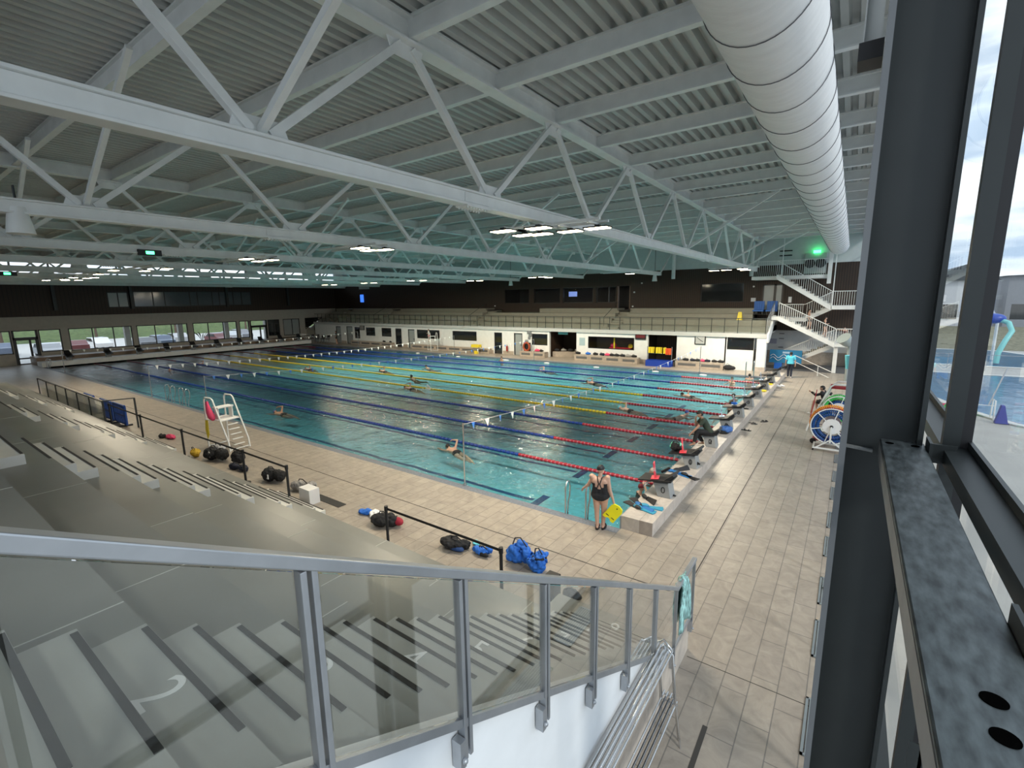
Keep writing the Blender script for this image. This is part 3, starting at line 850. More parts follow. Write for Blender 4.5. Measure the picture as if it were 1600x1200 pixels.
# ---- big fabric duct
t = thing('fabric_duct', 'huge round white fabric air duct running under the roof beside the glass wall', 'air duct', (2.95, 0, 8.02), world=True)
DX, DZ, DR = 2.95, 8.6, 0.57
ys, rs = [], []
y = -12.0
while y < 28.2:
    for k in range(6):
        ys.append(y + k * .19); rs.append(DR * (1 - .012 * (abs(k - 3) / 3) ** 2) + random.uniform(-.003, .003))
    y += 1.14
m = MB(); nn = 40
vs = [(DX + r * math.cos(2 * PI * i / nn), yy, DZ + r * math.sin(2 * PI * i / nn)) for yy, r in zip(ys, rs) for i in range(nn)]
m.add(vs, [(k * nn + i, k * nn + (i + 1) % nn, (k + 1) * nn + (i + 1) % nn, (k + 1) * nn + i) for k in range(len(ys) - 1) for i in range(nn)], 0, True)
L_ = len(ys)
m.add(vs, [tuple((L_ - 1) * nn + i for i in range(nn))])
m.build('fabric_tube', M_duct, t)
y = -12.0; k = 0
while y < 28.0:
    s = MB(); s.tube([(DX + (DR + .004) * math.cos(2 * PI * i / 40), y, DZ + (DR + .004) * math.sin(2 * PI * i / 40)) for i in range(40)], .006, n=5, closed=True)
    s.build('seam', M_seam, t); y += 1.14
m = MB()
for q in [-11 + 2.28 * i for i in range(17)]:
    m.bx(DX - .006, DX + .006, q - .006, q + .006, DZ + DR, 9.80)
m.build('suspension_wire', M_steel, t)
# ---- ceiling bits by the column: white tray and black junction box
m = MB(); m.bx(3.965, 4.03, -7.30, -7.27, 6.46, 9.84); m.bx(3.965, 3.97, -7.35, -7.27, 6.46, 9.84); m.bx(4.025, 4.03, -7.35, -7.27, 6.46, 9.84)
solo(m, 'cable_tray', M_steelwhite, 'white vertical cable tray beside the column at the top edge of the picture', 'cable tray')
m = MB(); m.bx(3.955, 4.04, -7.40, -7.27, 6.39, 6.46)
solo(m, 'junction_box', M_black, 'small black box fixed beside the top of the dark column', 'box')

# speakers, exit signs, cameras
def speaker(x, y, z, s, lb):
    t = thing('loudspeaker', lb, 'loudspeaker', (x, y, z), world=True)
    m = MB(); m.cyl((x, y, z), (x, y, z + .5 * s), .22 * s, .14 * s, n=16); m.build('speaker_body', M_steelwhite, t)
    m = MB(); m.cyl((x, y, z + .5 * s), (x, y, 9.5 if y > 0 else z + .9 * s), .02 * s, n=6); m.build('hanger', M_dark, t)
speaker(-9.29, -7.75, 6.72 + .1, 1.0, 'round white loudspeaker hanging at the left picture edge')
speaker(-9.85, 30.4, 6.75, 1.0, 'white loudspeaker hanging before the timber wall, left of the thick pipe')
speaker(-24.85, 30.4, 6.8, 1.0, 'white loudspeaker hanging over the far balcony')
for x, y, z, lb in ((-16.3, -3.4, 7.12, 'under the third truss'), (-30.6, -4.9, 6.95, 'under the fifth truss')):
    t = thing('exit_sign', 'small dark emergency exit sign with green light ' + lb, 'exit sign', (x, y, z), world=True)
    MB().bx(x - .04, x + .04, y - .35, y + .35, z, z + .2).build('sign_body', M_black, t)
    MB().bx(x + .041, x + .05, y - .12, y + .12, z + .05, z + .15).build('sign_light', M_exit, t)
# ================================================================== STAND AND NEAR STAIR
SX0, SX1 = -34.0, 2.3
def rowz(r): return 3.562 - .459 * r
def rowy(r): return -9.256 + .794 * r
m = MB()
for r in range(-6, 7):
    m.bx(SX0, SX1, rowy(r) - .80, rowy(r), 0 if r > 3 else rowz(r) - 1.0, rowz(r))
m.bx(SX0, SX1, rowy(6) - .01, -3.98, 0, 0.349)
m.bx(0.3, SX1, -4.0, -3.48, 0, 0.349)
m.bx(SX0, SX1, -14.5, rowy(-6) - .7, 5.0, rowz(-6))
struct(m, 'stand', M_concrete, label='grey stepped spectator stand beside the pool', cat='stand')
# joints between the concrete slabs of the rows
m = MB()
for r in range(-2, 7):
    for k in range(9):
        x = 0.4 - 3.4 * k - (1.1 if r % 2 else 0)
        m.bx(x - .006, x + .006, rowy(r) - .79, rowy(r) - .004, rowz(r) + .0, rowz(r) + .002)
    m.bx(SX0, .2, rowy(r) - .775, rowy(r) - .763, rowz(r) + .0, rowz(r) + .0025)
struct(m, 'trim_9', mat('pale_joint', (0.50, 0.50, 0.46), 0.6), label='pale joints between the slabs of the stand', cat='joint')
aisles = [(0.813, 1.987, 'near stair beside the glass railing'), (-7.915, -5.918, 'second stair of the stand'), (-16.6, -14.7, 'third stair of the stand'), (-25.0, -23.2, 'fourth stair of the stand')]
M_stepside = mat('pale_step_concrete', (0.66, 0.66, 0.63), 0.5)
for (a, b, lb) in aisles:
    near = a > 0
    t = thing('aisle_steps', 'pale concrete steps and black grip strips of the ' + lb, 'steps', ((a + b) / 2, -6.8, 0.35), world=True)
    m = MB()
    e = .04 if near else .06
    rl = 6 if a < -20 else 7
    for r in range(-3, rl):
        z, y = rowz(r), rowy(r)
        m.bx(a - e, b + (.3 if near else e), y, y + .25, z - .459, z - .153)
        m.bx(a - e, b + (.3 if near else e), y + .25, y + .5, z - .459, z - .306)
        if near: m.bx(a - e, b + .3, y - .292, y, z - .1, z + .0015)
    m.build('step_blocks', M_concrete2 if near else M_stepside, t)
    for r in range(-3, rl):
        z, y = rowz(r), rowy(r)
        for q, (yy, zz) in enumerate(((y, z), (y + .25, z - .153), (y + .5, z - .306))):
            MB().bx(a, b, yy - .036, yy - .003, zz + .001, zz + .005).build('grip_strip', M_strip, t)
    if near:
        m2 = [('1', -1)] + [(str(k + 2), k) for k in range(8)]
        for ch, r in m2:
            # digit lies on the wide tread of row r, foot of the digit towards the riser behind it
            z, y = rowz(r), rowy(r)
            text_obj('painted_digit', ch, .32, Matrix.Translation((1.45, y - .165, z + .004)) if r < 7 else Matrix.Translation((1.45, -3.78, .352)), M_whitep, t)
# ---- white wall under the glass railing
def railz(y): return 4.91 - .572 * (y + 9.88)       # top edge of the hand rail
m = MB()
yA, yB, yC = -13.0, -4.05, -3.15
m.prism([(2.3, yA, 0), (2.3, yA, railz(yA) - .99), (2.3, yB, railz(yB) - .99), (2.3, yC, railz(yB) - .99), (2.3, yC, 0)], (.1, 0, 0))
struct(m, 'wall_stair', mat('bright_white_wall', (0.86, 0.88, 0.90), 0.5), label='white side wall of the near stair, below the glass railing', cat='wall')
m = MB()
m.prism([(2.401, -7.6, 0), (2.401, -7.6, 1.05), (2.401, -5.2, 1.05), (2.401, -4.6, .62), (2.401, yC - .002, .62), (2.401, yC - .002, 0)], (.012, 0, 0))
m.bx(2.29, 2.413, yC, yC + .012, 0, .62)
struct(m, 'baseboard_stair', M_tileyz, label='beige tiled dado at the foot of the white stair wall', cat='baseboard')
# ---- glass railing
RX = 2.44
t = thing('glass_railing', 'grey metal stair railing with clear glass panes in the foreground', 'railing', (RX, -6, 0), world=True)
m = MB()
m.bar((RX, yA, railz(yA) - .03), (RX, yB - .02, railz(yB) - .01), .065, .05)
m.bar((RX, yB - .03, railz(yB) - .03), (RX, yC + .02, railz(yB) - .03), .065, .05)
m.build('hand_rail', M_alu, t, bevel=.006)
m = MB()
m.bar((RX, yA, railz(yA) - .96), (RX, yB, railz(yB) - .95), .03, .05)
m.bar((RX, yB, railz(yB) - .95), (RX, yC, railz(yB) - .95), .03, .05)
m.build('bottom_rail', M_alu, t)
PYs = [-9.16 - .85 * k for k in (3, 2, 1)] + [-9.16, -8.31, -7.44, -6.62, -5.79, -4.93]
def rz(y): return railz(min(y, yB))
allp = PYs + [yB, yC]
for y in allp:
    m = MB()
    for s in ((-.022, .022) if y not in (yB, yC) else (0,)):
        m.bx(RX - .025, RX + .025, y + s - .013, y + s + .013, rz(y) - 1.18, rz(y) - .05)
    m.build('post', M_alu, t, bevel=.003)
    b = MB(); b.bx(RX - .03, RX + .035, y - .085, y - .04, rz(y) - 1.2, rz(y) - 1.02); b.ell((RX + .045, y - .062, rz(y) - 1.14), .018)
    b.build('post_bracket', M_alu, t)
for a, b in zip(allp[:-1], allp[1:]):
    a2, b2 = a + .05, b - .05
    m = MB(); m.prism([(RX - .006, a2, rz(a2) - .92), (RX - .006, b2, rz(b2) - .92), (RX - .006, b2, rz(b2) - .07), (RX - .006, a2, rz(a2) - .07)], (.010, 0, 0))
    m.build('glass_pane', M_rail_glass, t)
# ---- turquoise striped towel hung over the end of the rail
m = MB()
zt = railz(yB) + .005
ny, nz = 15, 22
vs = []; random.seed(5)
for j in range(nz + 1):
    s = j / nz
    for i in range(ny):
        u = i / (ny - 1)
        wid = .48 * (1 - .45 * math.exp(-((s - .5) / .12) ** 2))
        y = -3.74 + (u - .5) * wid + .02 * math.sin(7 * s)
        if s < .5: x = RX - .05 - .012 * math.sin(u * 17 + s * 3); z = zt - (.5 - s) * 1.35 - .05 * math.sin(u * 9)
        else: x = RX + .05 + .018 * math.sin(u * 17 + s * 4) + .02 * (s - .5); z = zt - (s - .5) * 1.45 - .06 * math.sin(u * 7 + 1)
        if abs(s - .5) < .04: x = RX + (s - .5) * 1.2; z = zt + .012
        vs.append((x, y, z))
m.add(vs, [(j * ny + i, j * ny + i + 1, (j + 1) * ny + i + 1, (j + 1) * ny + i) for j in range(nz) for i in range(ny - 1)], 0, True)
M_towel = mat('turquoise_striped_towelling', (0.30, 0.52, 0.50), .9, var=.75, vscale=14, stretch=(2.5, 2.5, .6))
o = solo(m, 'towel', M_towel, 'turquoise and white striped towel hanging over the end of the stair railing', 'towel')
sd = o.modifiers.new('s', 'SOLIDIFY'); sd.thickness = .012
# ---- steel tube benches stacked at the foot of the white wall
def steel_bench(x0, lb, dy=0.0, lift=0.0):
    t = thing('steel_bench', lb, 'bench', (x0, -6.5, 0), world=True, group=None)
    y0, y1 = -9.2, -4.72 + dy
    for k in range(4):
        MB().cyl((x0 - .02 + k * .045, y0, 1.2 + lift - .012 * k), (x0 - .02 + k * .045, y1, 1.2 + lift - .012 * k), .013, n=10).build('seat_tube', M_steel, t)
    for k in range(4):
        MB().cyl((x0 + .06 + k * .045, y0, .52), (x0 + .06 + k * .045, y1 + .02, .52), .012, n=10).build('shelf_tube', M_steel, t)
    for yy in (y1 - .02, -7.0, y0 + .1):
        m = MB()
        m.tube([(x0 - .03, yy, 1.19), (x0 + .03, yy, 1.26), (x0 + .13, yy, 1.17), (x0 + .2, yy - .03, .55), (x0 + .29, yy - .06, .0)], .013, n=8)
        m.tube([(x0 - .03, yy, 1.19), (x0 + .02, yy, .5), (x0 + .03, yy, 0.0)], .013, n=8)
        m.cyl((x0 + .02, yy, .51), (x0 + .22, yy, .51), .011, n=8)
        m.build('leg_frame', M_steel, t)
steel_bench(2.47, 'shiny steel tube bench standing against the white stair wall', 0.0)
steel_bench(2.515, 'second shiny steel tube bench, pushed over the one at the wall', -.09, .03)

# ---- column, galvanised beam and bracket in front of the camera
t = thing('steel_column', 'huge dark grey steel column in front of the glass wall', 'column', (4.2, -7.25, 0), world=True)
m = MB()
CX0, CX1, CY = 4.045, 4.325, -7.4
m.bx(CX0, CX0 + .012, CY - .14, CY + .14, 0, 10.1)
m.bx(CX1 - .018, CX1, CY - .07, CY + .14, 0, 10.1)
m.bx(CX0, CX1, CY - .006, CY + .006, 0, 10.1)
m.build('column_profile', M_dark, t)
MB().bx(CX0 - .004, CX0 + .020, CY - .16, CY - .138, 0, 10.1).build('edge_strip', mat('grey_edge_strip', (0.16, .17, .18), .4), t)
MB().bar((CX0 + .01, CY - .02, 4.745), (CX0 + .12, CY - .02, 4.735), .02, .012).build('weld_seam', mat('weld_grey', (0.22, .23, .23), .5, bump=.5, bscale=60), t)
t = thing('galvanised_beam', 'weathered dark galvanised steel beam running from the column towards the camera', 'beam', (4.26, -8.5, 4.7), world=True)
m = MB()
bx0, bx1, bz = 4.185, 4.335, 4.80
m.bx(bx0, bx1, -10.6, CY - .03, bz - .008, bz); m.bx(bx0, bx0 + .008, -10.6, CY - .03, bz - .085, bz); m.bx(bx1 - .008, bx1, -10.6, CY - .03, bz - .085, bz)
m.build('beam_profile', M_galv, t, bevel=.005)
MB().bx(bx0 - .0015, bx0 + .001, -10.6, CY - .035, bz - .082, bz - .012).build('beam_side', mat('dull_zinc', (0.24, 0.235, 0.23), .5, metal=.3, var=.15, vscale=9), t)
for (hx, hy) in ((4.27, -9.07), (4.268, -9.15), (4.215, -7.50), (4.30, -7.50)):
    MB().cyl((hx, hy, bz - .004), (hx, hy, bz + .0015), .0175 if hy < -8 else .015, n=24).build('bolt_hole', mat('hole_black', (.002, .002, .002), 1.0, spec=0.0), t)
for (yy, lb) in ((-7.52, 'beside the dark column'), (-8.86, 'at the right picture edge')):
    t = thing('angle_bracket', 'dark steel bracket joining beam and window post, ' + lb, 'bracket', (4.36, yy, 4.75), world=True)
    m = MB(); m.bx(4.335, 4.345, yy - .06, yy + .06, 4.66, 4.84); m.bx(4.345, 4.43, yy + .02, yy + .03, 4.74, 4.82); m.build('bracket_plate', M_dark, t)
    MB().cyl((4.405, yy + .012, 4.775), (4.405, yy + .02, 4.775), .011, n=10).build('bolt', M_steel, t)
# lower post behind the beam with bolts
t = thing('window_post', 'dark lower window post with a row of bolts', 'post', (4.33, -8.0, 3.4), world=True)
m = MB(); m.bx(4.36, 4.40, -8.1, -8.06, 0.0, 4.66); m.bx(4.33, 4.37, -8.1, -8.095, 3.2, 3.9); m.build('post_profile', M_dark, t)
for k in range(4): MB().cyl((4.345, -8.102, 3.42 + k * .085), (4.345, -8.112, 3.42 + k * .085), .009, n=8).build('bolt', M_steel, t)

# ---- stanchions with black belts along the front edge of the stand
ST = [(-.78, -3.72, 0), (-3.94, -3.72, 0), (-7.4, -4.02, .349), (-9.7, -4.02, .349), (-13.8, -4.05, .349), (-17.6, -4.05, .349), (-21.2, -4.05, .349)]
s0 = None
nm = ['first barrier post, nearest the glass railing', 'second barrier post, beside the red and black rucksack', 'third barrier post, beside the pale box', 'fourth barrier post, beside the black bag with white letters',
      'fifth barrier post, below the near lifeguard chair', 'sixth barrier post, beside the red and black clothes', 'last barrier post, before the blue crates']
for i, (x, y, z) in enumerate(ST):
    if s0 is None:
        o = s0 = thing('barrier_post', '', 'barrier post', group='black barrier posts with belts')
        m = MB(); m.cyl((0, 0, 0), (0, 0, .95), .032, n=14); m.build('pole', M_black, o)
        m = MB(); m.cyl((0, 0, .88), (0, 0, .99), .042, n=14); m.build('belt_head', M_black, o, bevel=.004)
        m = MB(); m.cyl((0, 0, 0), (0, 0, .02), .13, n=20); m.build('base_plate', M_black, o)
    else: o = dup(s0)
    o.location = (x, y, z); o['label'] = 'black ' + nm[i]
for i in range(6):
    if i == 1: continue
    a, b = ST[i], ST[i + 1]
    m = MB(); m.bar((a[0] - .04, a[1], a[2] + .93), (b[0] + .04, b[1], b[2] + .93), .006, .055)
    solo(m, 'barrier_belt', M_black, 'black barrier belt stretched from the %s' % nm[i].split(',')[0] + ' to the next one', 'belt')
# ---- glass rail and further end of the stand
t = thing('glass_fence', 'dark framed glass railing at the far end of the stand', 'railing', (-27, -4.3, .35), world=True)
xs = [-21.4 - 1.9 * k for k in range(7)]
m = MB(); m.bar((xs[0], -4.2, 1.45), (xs[-1], -4.2, 1.45), .05, .04); m.bar((xs[0], -4.2, 1.45), (xs[0] - .2, -3.05, 1.35), .05, .04); m.build('hand_rail', M_dark, t)
for x in xs:
    MB().bx(x - .03, x + .03, -4.23, -4.17, .2, 1.45).build('post', M_dark, t)
MB().bx(xs[0] - .23, xs[0] - .17, -3.08, -3.02, 0, 1.36).build('post', M_dark, t)
for a, b in zip(xs[:-1], xs[1:]): MB().bx(b + .05, a - .05, -4.21, -4.19, .45, 1.4).build('glass_pane', M_rail_glass, t)
def crate(x, y, lb):
    t = thing('blue_barrier', lb, 'plastic barrier', (x, y, 0), world=True)
    m = MB()
    for z in (.12, .5, .95): m.tube([(x - .75, y, z), (x + .75, y, z)], .05, n=8)
    for k in range(8): m.bx(x - .72 + .2 * k, x - .66 + .2 * k, y - .03, y + .03, .12, .95)
    m.tube([(x - .75, y, .12), (x - .75, y, .95)], .05, n=8); m.tube([(x + .75, y, .12), (x + .75, y, .95)], .05, n=8)
    m.build('barrier_grid', mat('blue_crate_plastic', (0.015, 0.07, 0.32), .5), t)
    f = MB(); f.bx(x - .6, x - .5, y - .25, y + .25, 0, .07); f.bx(x + .5, x + .6, y - .25, y + .25, 0, .07); f.build('barrier_foot', M_black, t)
crate(-22.9, -3.3, 'blue plastic barrier at the end of the glass fence'); crate(-24.6, -3.35, 'blue plastic barrier, second from the last barrier post'); crate(-27.2, -3.35, 'blue plastic barrier farthest along the glass fence')
crate(-28.8, -3.5, 'blue plastic barrier behind the dark posts at the left')
# ================================================================== POOL EQUIPMENT
RY = [3.36 + 2.5 * k for k in range(9)]
yel = (3, 4, 5)
for k, y in enumerate(RY):
    col = M_yellow if k in yel else M_blue
    cn = 'yellow' if k in yel else 'blue'
    t = thing('lane_rope', 'lane rope of %s floats with a red end, %s from the near pool edge' % (cn, ORD[k] if k else 'first'), 'lane rope', (0, y, ZW), world=True)
    def floats(x0, x1, pitch, cap):
        m = MB(); x = x0
        n = 8 if k < 4 else 6
        while x < x1:
            m.cyl((x, y, ZW + .015), (x + pitch * .6, y, ZW + .015), .066, n=n, caps=cap)
            x += pitch
        return m
    a = floats(-5.27, -0.12, .155, True); a.build('red_float_section', M_red, t)['kind'] = 'stuff'
    b = floats(-49.5, -5.27, .19, True); b.build('%s_float_section' % cn, col, t)['kind'] = 'stuff'
    c = floats(-54.5, -49.5, .24, False); c.build('far_red_float_section', mat('dull_red_float', (.30, .02, .04), .5), t)['kind'] = 'stuff'
    w = MB(); w.cyl((-5.27, y, ZW + .015), (-.12, y, ZW + .015), .045, n=6); w.build('pale_red_core', mat('pale_pink_plastic', (.55, .16, .2), .4), t)
    w = MB(); w.cyl((-54.6, y, ZW + .015), (-5.27, y, ZW + .015), .045, n=6); w.build('rope_core', mat('dull_%s_core' % cn, (.45, .38, .08) if k in yel else (.02, .06, .22), .5), t)
# ---- pennant lines
def pole(x, y, h, lb, grp=None):
    t = thing('flag_pole', lb, 'pole', (x, y, 0), world=True)
    MB().cyl((x, y, -.3 if 0 < y < YF else 0), (x, y, h), .024, n=10).build('pole_tube', M_steel, t)
    MB().cyl((x, y, 0), (x, y, .04), .06, n=12).build('pole_socket', M_steel, t)
FL = [(-4.9, -4.6, 'nearest', 38, True), (-22.0, -18.9, 'second', 40, True), (-29.5, -28.5, 'third', 38, False), (-48.5, -44.0, 'fourth', 30, False)]
for (xa, xb, nm_, N, mix) in FL:
    pole(xa, -.02, 1.9, 'thin steel flag pole at the near pool edge holding the %s pennant line' % nm_)
    pole(xb, YF, 1.9, 'thin steel flag pole at the far pool edge holding the %s pennant line' % nm_)
    t = thing('pennant_line', '%s line of small triangular pennants across the pool' % nm_, 'pennant line', ((xa + xb) / 2, YF / 2, 1.5), world=True)
    def P(s):
        return Vector((xa + (xb - xa) * s, YF * s, 1.86 - .35 * 4 * s * (1 - s)))
    MB().tube([P(i / 20) for i in range(21)], .006, n=5).build('cord', M_whitep, t)
    for i in range(N):
        s = (i + .5) / N * .985 + .004
        p = P(s)
        blue = (i % 2 == 0) and mix
        w, h = (.085, .24) if not blue else (.075, .22)
        m = MB(); tw = .25 * math.sin(i * 2.1)
        m.prism([(p.x - w * math.sin(tw), p.y - w, p.z), (p.x + w * math.sin(tw), p.y + w, p.z), (p.x + .02, p.y, p.z - h)], (.003, 0, 0))
        m.build('pennant', M_flagblue if blue else M_flagwhite, t)
# ---- starting blocks
def make_block(name):
    t = thing(name, 'x', 'starting block', group='starting blocks with black tops')
    m = MB()
    m.prism([(.06, -.19, 0), (.40, -.19, 0), (.32, -.19, .40), (-.06, -.19, .35)], (0, .38, 0)); m.build('pedestal', mat('grey_block_shell', (.30, .31, .31), .45), t, bevel=.01)
    m = MB(); m.prism([(-.44, -.28, .36), (.42, -.28, .46), (.42, -.28, .51), (-.44, -.28, .40)], (0, .56, 0)); m.build('platform', M_black, t, bevel=.008)
    m = MB(); m.prism([(.22, -.25, .48), (.44, -.25, .66), (.48, -.25, .62), (.34, -.25, .48)], (0, .5, 0)); m.build('foot_rest', M_black, t)
    m = MB()
    for s in (-.13, .13): m.tube([(-.08, s, .36), (-.30, s, .28), (-.33, s, .16)], .014, n=6)
    m.tube([(-.33, -.13, .16), (-.33, .13, .16)], .014, n=6); m.build('start_grip', M_steel, t)
    return t
b0 = make_block('starting_block')
desc = ['nearest starting block, with a red lane sign on top', 'second starting block, with a red sign and a striped bag on top', 'third starting block, where the man in the dark shirt sits',
        'fourth starting block, with a white sign and a blue bag behind it', 'fifth starting block, behind the swimmer with folded arms', 'sixth starting block of the near end', 'seventh starting block of the near end',
        'eighth starting block of the near end', 'ninth starting block of the near end', 'farthest starting block of the near end']
BY = [1.75, 4.3, 6.75, 9.3, 11.7, 14.1, 16.6, 19.1, 21.6, 24.0]
for i, y in enumerate(BY):
    o = b0 if i == 0 else dup(b0)
    o.location = (.28, y, .33); o['label'] = 'black topped ' + desc[i]
    text_obj('block_number', str(i), .24, Matrix.Translation((.20, -.195, .19)) @ Matrix.Rotation(PI / 2, 4, 'X'), M_black, o)
for i, y in enumerate(LC):
    o = dup(b0); o.location = (XL - .35, y, .0); o.rotation_euler = (0, 0, PI); o.scale = (1, 1, 2.0)
    for c in list(o.children):
        if c.name.startswith('block_number'): bpy.data.objects.remove(c)
    o['label'] = 'small dark starting block at the far end of the pool, %s from the near side' % (ORD[i] if i else 'first')
    o['group'] = 'starting blocks at the far end'
# lane signs on the blocks
def lane_sign(y, z, colr, lb, num):
    t = thing('lane_sign', lb, 'lane sign', (.25, y, z))
    t.rotation_euler = (0, -.12, .2)
    m = MB(); m.bx(-.10, .10, -.13, .13, 0, .02); m.prism([(-.015, -.10, .02), (.015, -.10, .02), (.015, -.10, .42), (-.015, -.10, .42)], (0, .2, 0)); m.build('sign_board', colr, t, bevel=.004)
    text_obj('sign_number', num, .2, Matrix.Translation((.018, 0, .22)) @ Matrix.Rotation(PI / 2, 4, 'Z') @ Matrix.Rotation(PI / 2, 4, 'X'), M_whitep if colr is M_signred else M_blue, t)
    text_obj('sign_number', num, .2, Matrix.Translation((0, -.102, .25)) @ Matrix.Rotation(PI / 2, 4, 'X') @ Matrix.Scale(.5, 4), M_whitep if colr is M_signred else M_blue, t)
M_signred = mat('red_sign_plastic', (.85, .07, .10), .4)
M_signw = mat('pale_blue_sign_plastic', (.62, .70, .85), .4)
lane_sign(1.62, .80, M_signred, 'red and white folded lane sign on the nearest starting block', '0')
lane_sign(4.12, .80, M_signred, 'red and white folded lane sign on the second starting block', '1')
for i in (3, 4, 5, 6, 7): lane_sign(BY[i] + .05, .80, M_signw, 'pale lane sign on the %s starting block' % ORD[i], str(i))
# ---- ladders
def ladder(x, y, lb, gap=.5, h=.82, far=1):
    t = thing('pool_ladder', lb, 'pool ladder', (x, y, 0))
    for s in (-gap / 2, gap / 2):
        m = MB()
        pts = [(s, -.02, 0), (s, -.02, h * .82), (s, .03, h * .95), (s, .10, h), (s, .17, h * .94), (s, .21, h * .8), (s, .20, h * .5), (s, .12, h * .3), (s, .10, .05), (s, .10, -.7)]
        m.tube([(a, b * far, c) for a, b, c in pts], .021, n=10); m.build('hand_rail', M_steel, t)
    for z in (-.25, -.5):
        MB().bx(-gap / 2, gap / 2, min(.08 * far, .14 * far), max(.08 * far, .14 * far), z, z + .03).build('rung', M_steel, t)
ladder(-1.2, -.02, 'steel pool ladder with two hoops beside the woman in the black swimsuit', .57, .85)
ladder(-26.9, -.02, 'steel pool ladder behind the near lifeguard chair, left of the pair', .8, .95)
ladder(-25.0, -.02, 'steel pool ladder behind the near lifeguard chair, right of the pair', .8, .95)
ladder(-54.0, -.02, 'small steel pool ladder at the far left pool corner', .5, .8)
ladder(-1.3, YF, 'steel pool ladder at the far right pool corner', .5, 1.1, -1)
# ---- lifeguard towers (white tube frames)
def tower(x, y, rz, lb, s=1.0):
    t = thing('lifeguard_chair', lb, 'lifeguard chair', (x, y, 0), rz)
    # x axis = front (steep legs), -x = ladder side
    for sd in (-.38, .38):
        m = MB()
        m.tube([(-.55, sd, 0), (-.52, sd, 1.7), (-.50, sd, 1.86), (-.42, sd, 1.95), (-.05, sd, 1.95), (.06, sd, 1.88), (.12, sd, 1.75), (.78, sd, .35), (.82, sd, 0)], .030 * s, n=10)
        m.build('side_frame', M_steelwhite, t)
        MB().tube([(-.54, sd, 1.08), (.44, sd, 1.14)], .024, n=8).build('side_bar', M_steelwhite, t)
    for k, (xx, zz) in enumerate(((.50, .95), (.58, .78), (.66, .6), (.73, .42), (.79, .22))):
        MB().bx(xx - .04, xx + .04, -.2, .2, zz - .012, zz + .012).build('rung', M_steelwhite, t)
    m = MB()
    for xx, zz in ((-.54, .05), (.8, .05), (-.52, 1.08)): m.tube([(xx, -.38, zz), (xx, .38, zz)], .022, n=8)
    m.build('cross_bar', M_steelwhite, t)
    MB().bx(-.45, .42, -.34, .34, 1.10, 1.14).build('platform', M_whitep, t, bevel=.006)
    MB().bx(-.15, .2, -.3, .3, 1.55, 1.60).build('seat', M_whitep, t, bevel=.006)
    for q in (-.28, .25): MB().bx(-.08, .16, q, q + .03, 1.14, 1.55).build('seat_support', M_steelwhite, t)
    return t
tower(-15.15, -2.15, .12, 'white tubular lifeguard chair standing on the near pool deck')
tower(-33.0, 27.0, 2.6, 'white tubular lifeguard chair on the far pool deck, with a seated lifeguard')
m = MB(); m.tube([(-15.45, -2.56, 1.8), (-15.40, -2.57, 1.65), (-15.30, -2.57, 1.42), (-15.15, -2.57, 1.25), (-15.02, -2.57, 1.16)], [.05, .07, .11, .12, .06], n=10)
solo(m, 'rescue_bag', M_pink, 'red rescue float hanging on the near lifeguard chair', 'float')
m = MB()
for k in range(4): m.tube([(-15.62 + .05 * k, -2.60, 1.08), (-15.60 + .05 * k, -2.63, .7), (-15.56 + .045 * k, -2.62, .35 + .06 * k)], [.02, .03, .015], n=6)
solo(m, 'rope_bundle', M_yellow, 'yellow throw rope hanging under the near lifeguard chair', 'rope')

# ---- bags and things lying on the near deck
def lump(name, pts, mt, lb, cat, seed=1, amp=.12):
    """soft bag built from overlapping ellipsoids, remeshed and crumpled"""
    r = random.Random(seed)
    m = MB()
    cx = sum(p[0][0] for p in pts) / len(pts); cy = sum(p[0][1] for p in pts) / len(pts); zb = min(p[0][2] - p[1][2] for p in pts)
    for c, s in pts: m.ell((c[0] - cx, c[1] - cy, c[2] - zb), s, nu=18, nv=12)
    me = m.mesh(name)
    o = bpy.data.objects.new(name, me); COL.objects.link(o)
    rm = o.modifiers.new('r', 'REMESH'); rm.mode = 'VOXEL'; rm.voxel_size = .018
    bpy.context.view_layer.update()
    me2 = bpy.data.meshes.new_from_object(o.evaluated_get(bpy.context.evaluated_depsgraph_get()))
    o.modifiers.clear(); o.data = me2
    from mathutils import noise
    for v in me2.vertices:
        q = noise.noise(v.co * 7 + Vector((seed, 0, 0))) + .5 * noise.noise(v.co * 17 + Vector((0, seed, 0)))
        v.co += v.normal * (q * amp * .42)
        if v.co.z < .0: v.co.z = 0
    me2.polygons.foreach_set('use_smooth', [True] * len(me2.polygons))
    me2.materials.clear(); me2.materials.append(mt)
    o.location = (cx, cy, zb)
    if cat in ('bag', 'rucksack'):
        hx = max(v.co.x for v in me2.vertices); hz = max(v.co.z for v in me2.vertices)
        sm = MB(); sm.tube([(-hx * .55, -.04, hz * .8), (-hx * .3, -.07, hz * 1.15), (hx * .1, -.06, hz * 1.22), (hx * .5, -.02, hz * .85)], .014, n=6); sm.build('strap', M_black, o)
    return tag(o, lb, cat)
E3 = lambda x, y, z, a, b, c: ((x, y, z), (a, b, c))
lump('towel', [E3(-5.85, -2.95, .06, .16, .12, .07), E3(-5.7, -2.9, .08, .12, .1, .08)], M_bagblue, 'crumpled blue cloth lying beside a white one on the deck', 'towel', 2)
lump('towel', [E3(-5.48, -2.85, .07, .15, .13, .08), E3(-5.38, -2.95, .05, .12, .1, .05)], M_whitep, 'crumpled white cloth lying right of the blue one', 'towel', 3)
b = lump('rucksack', [E3(-4.95, -3.12, .15, .28, .19, .15), E3(-4.7, -3.0, .16, .2, .17, .15)], M_blackcloth, 'black rucksack with red side lying by the second barrier post', 'rucksack', 4)
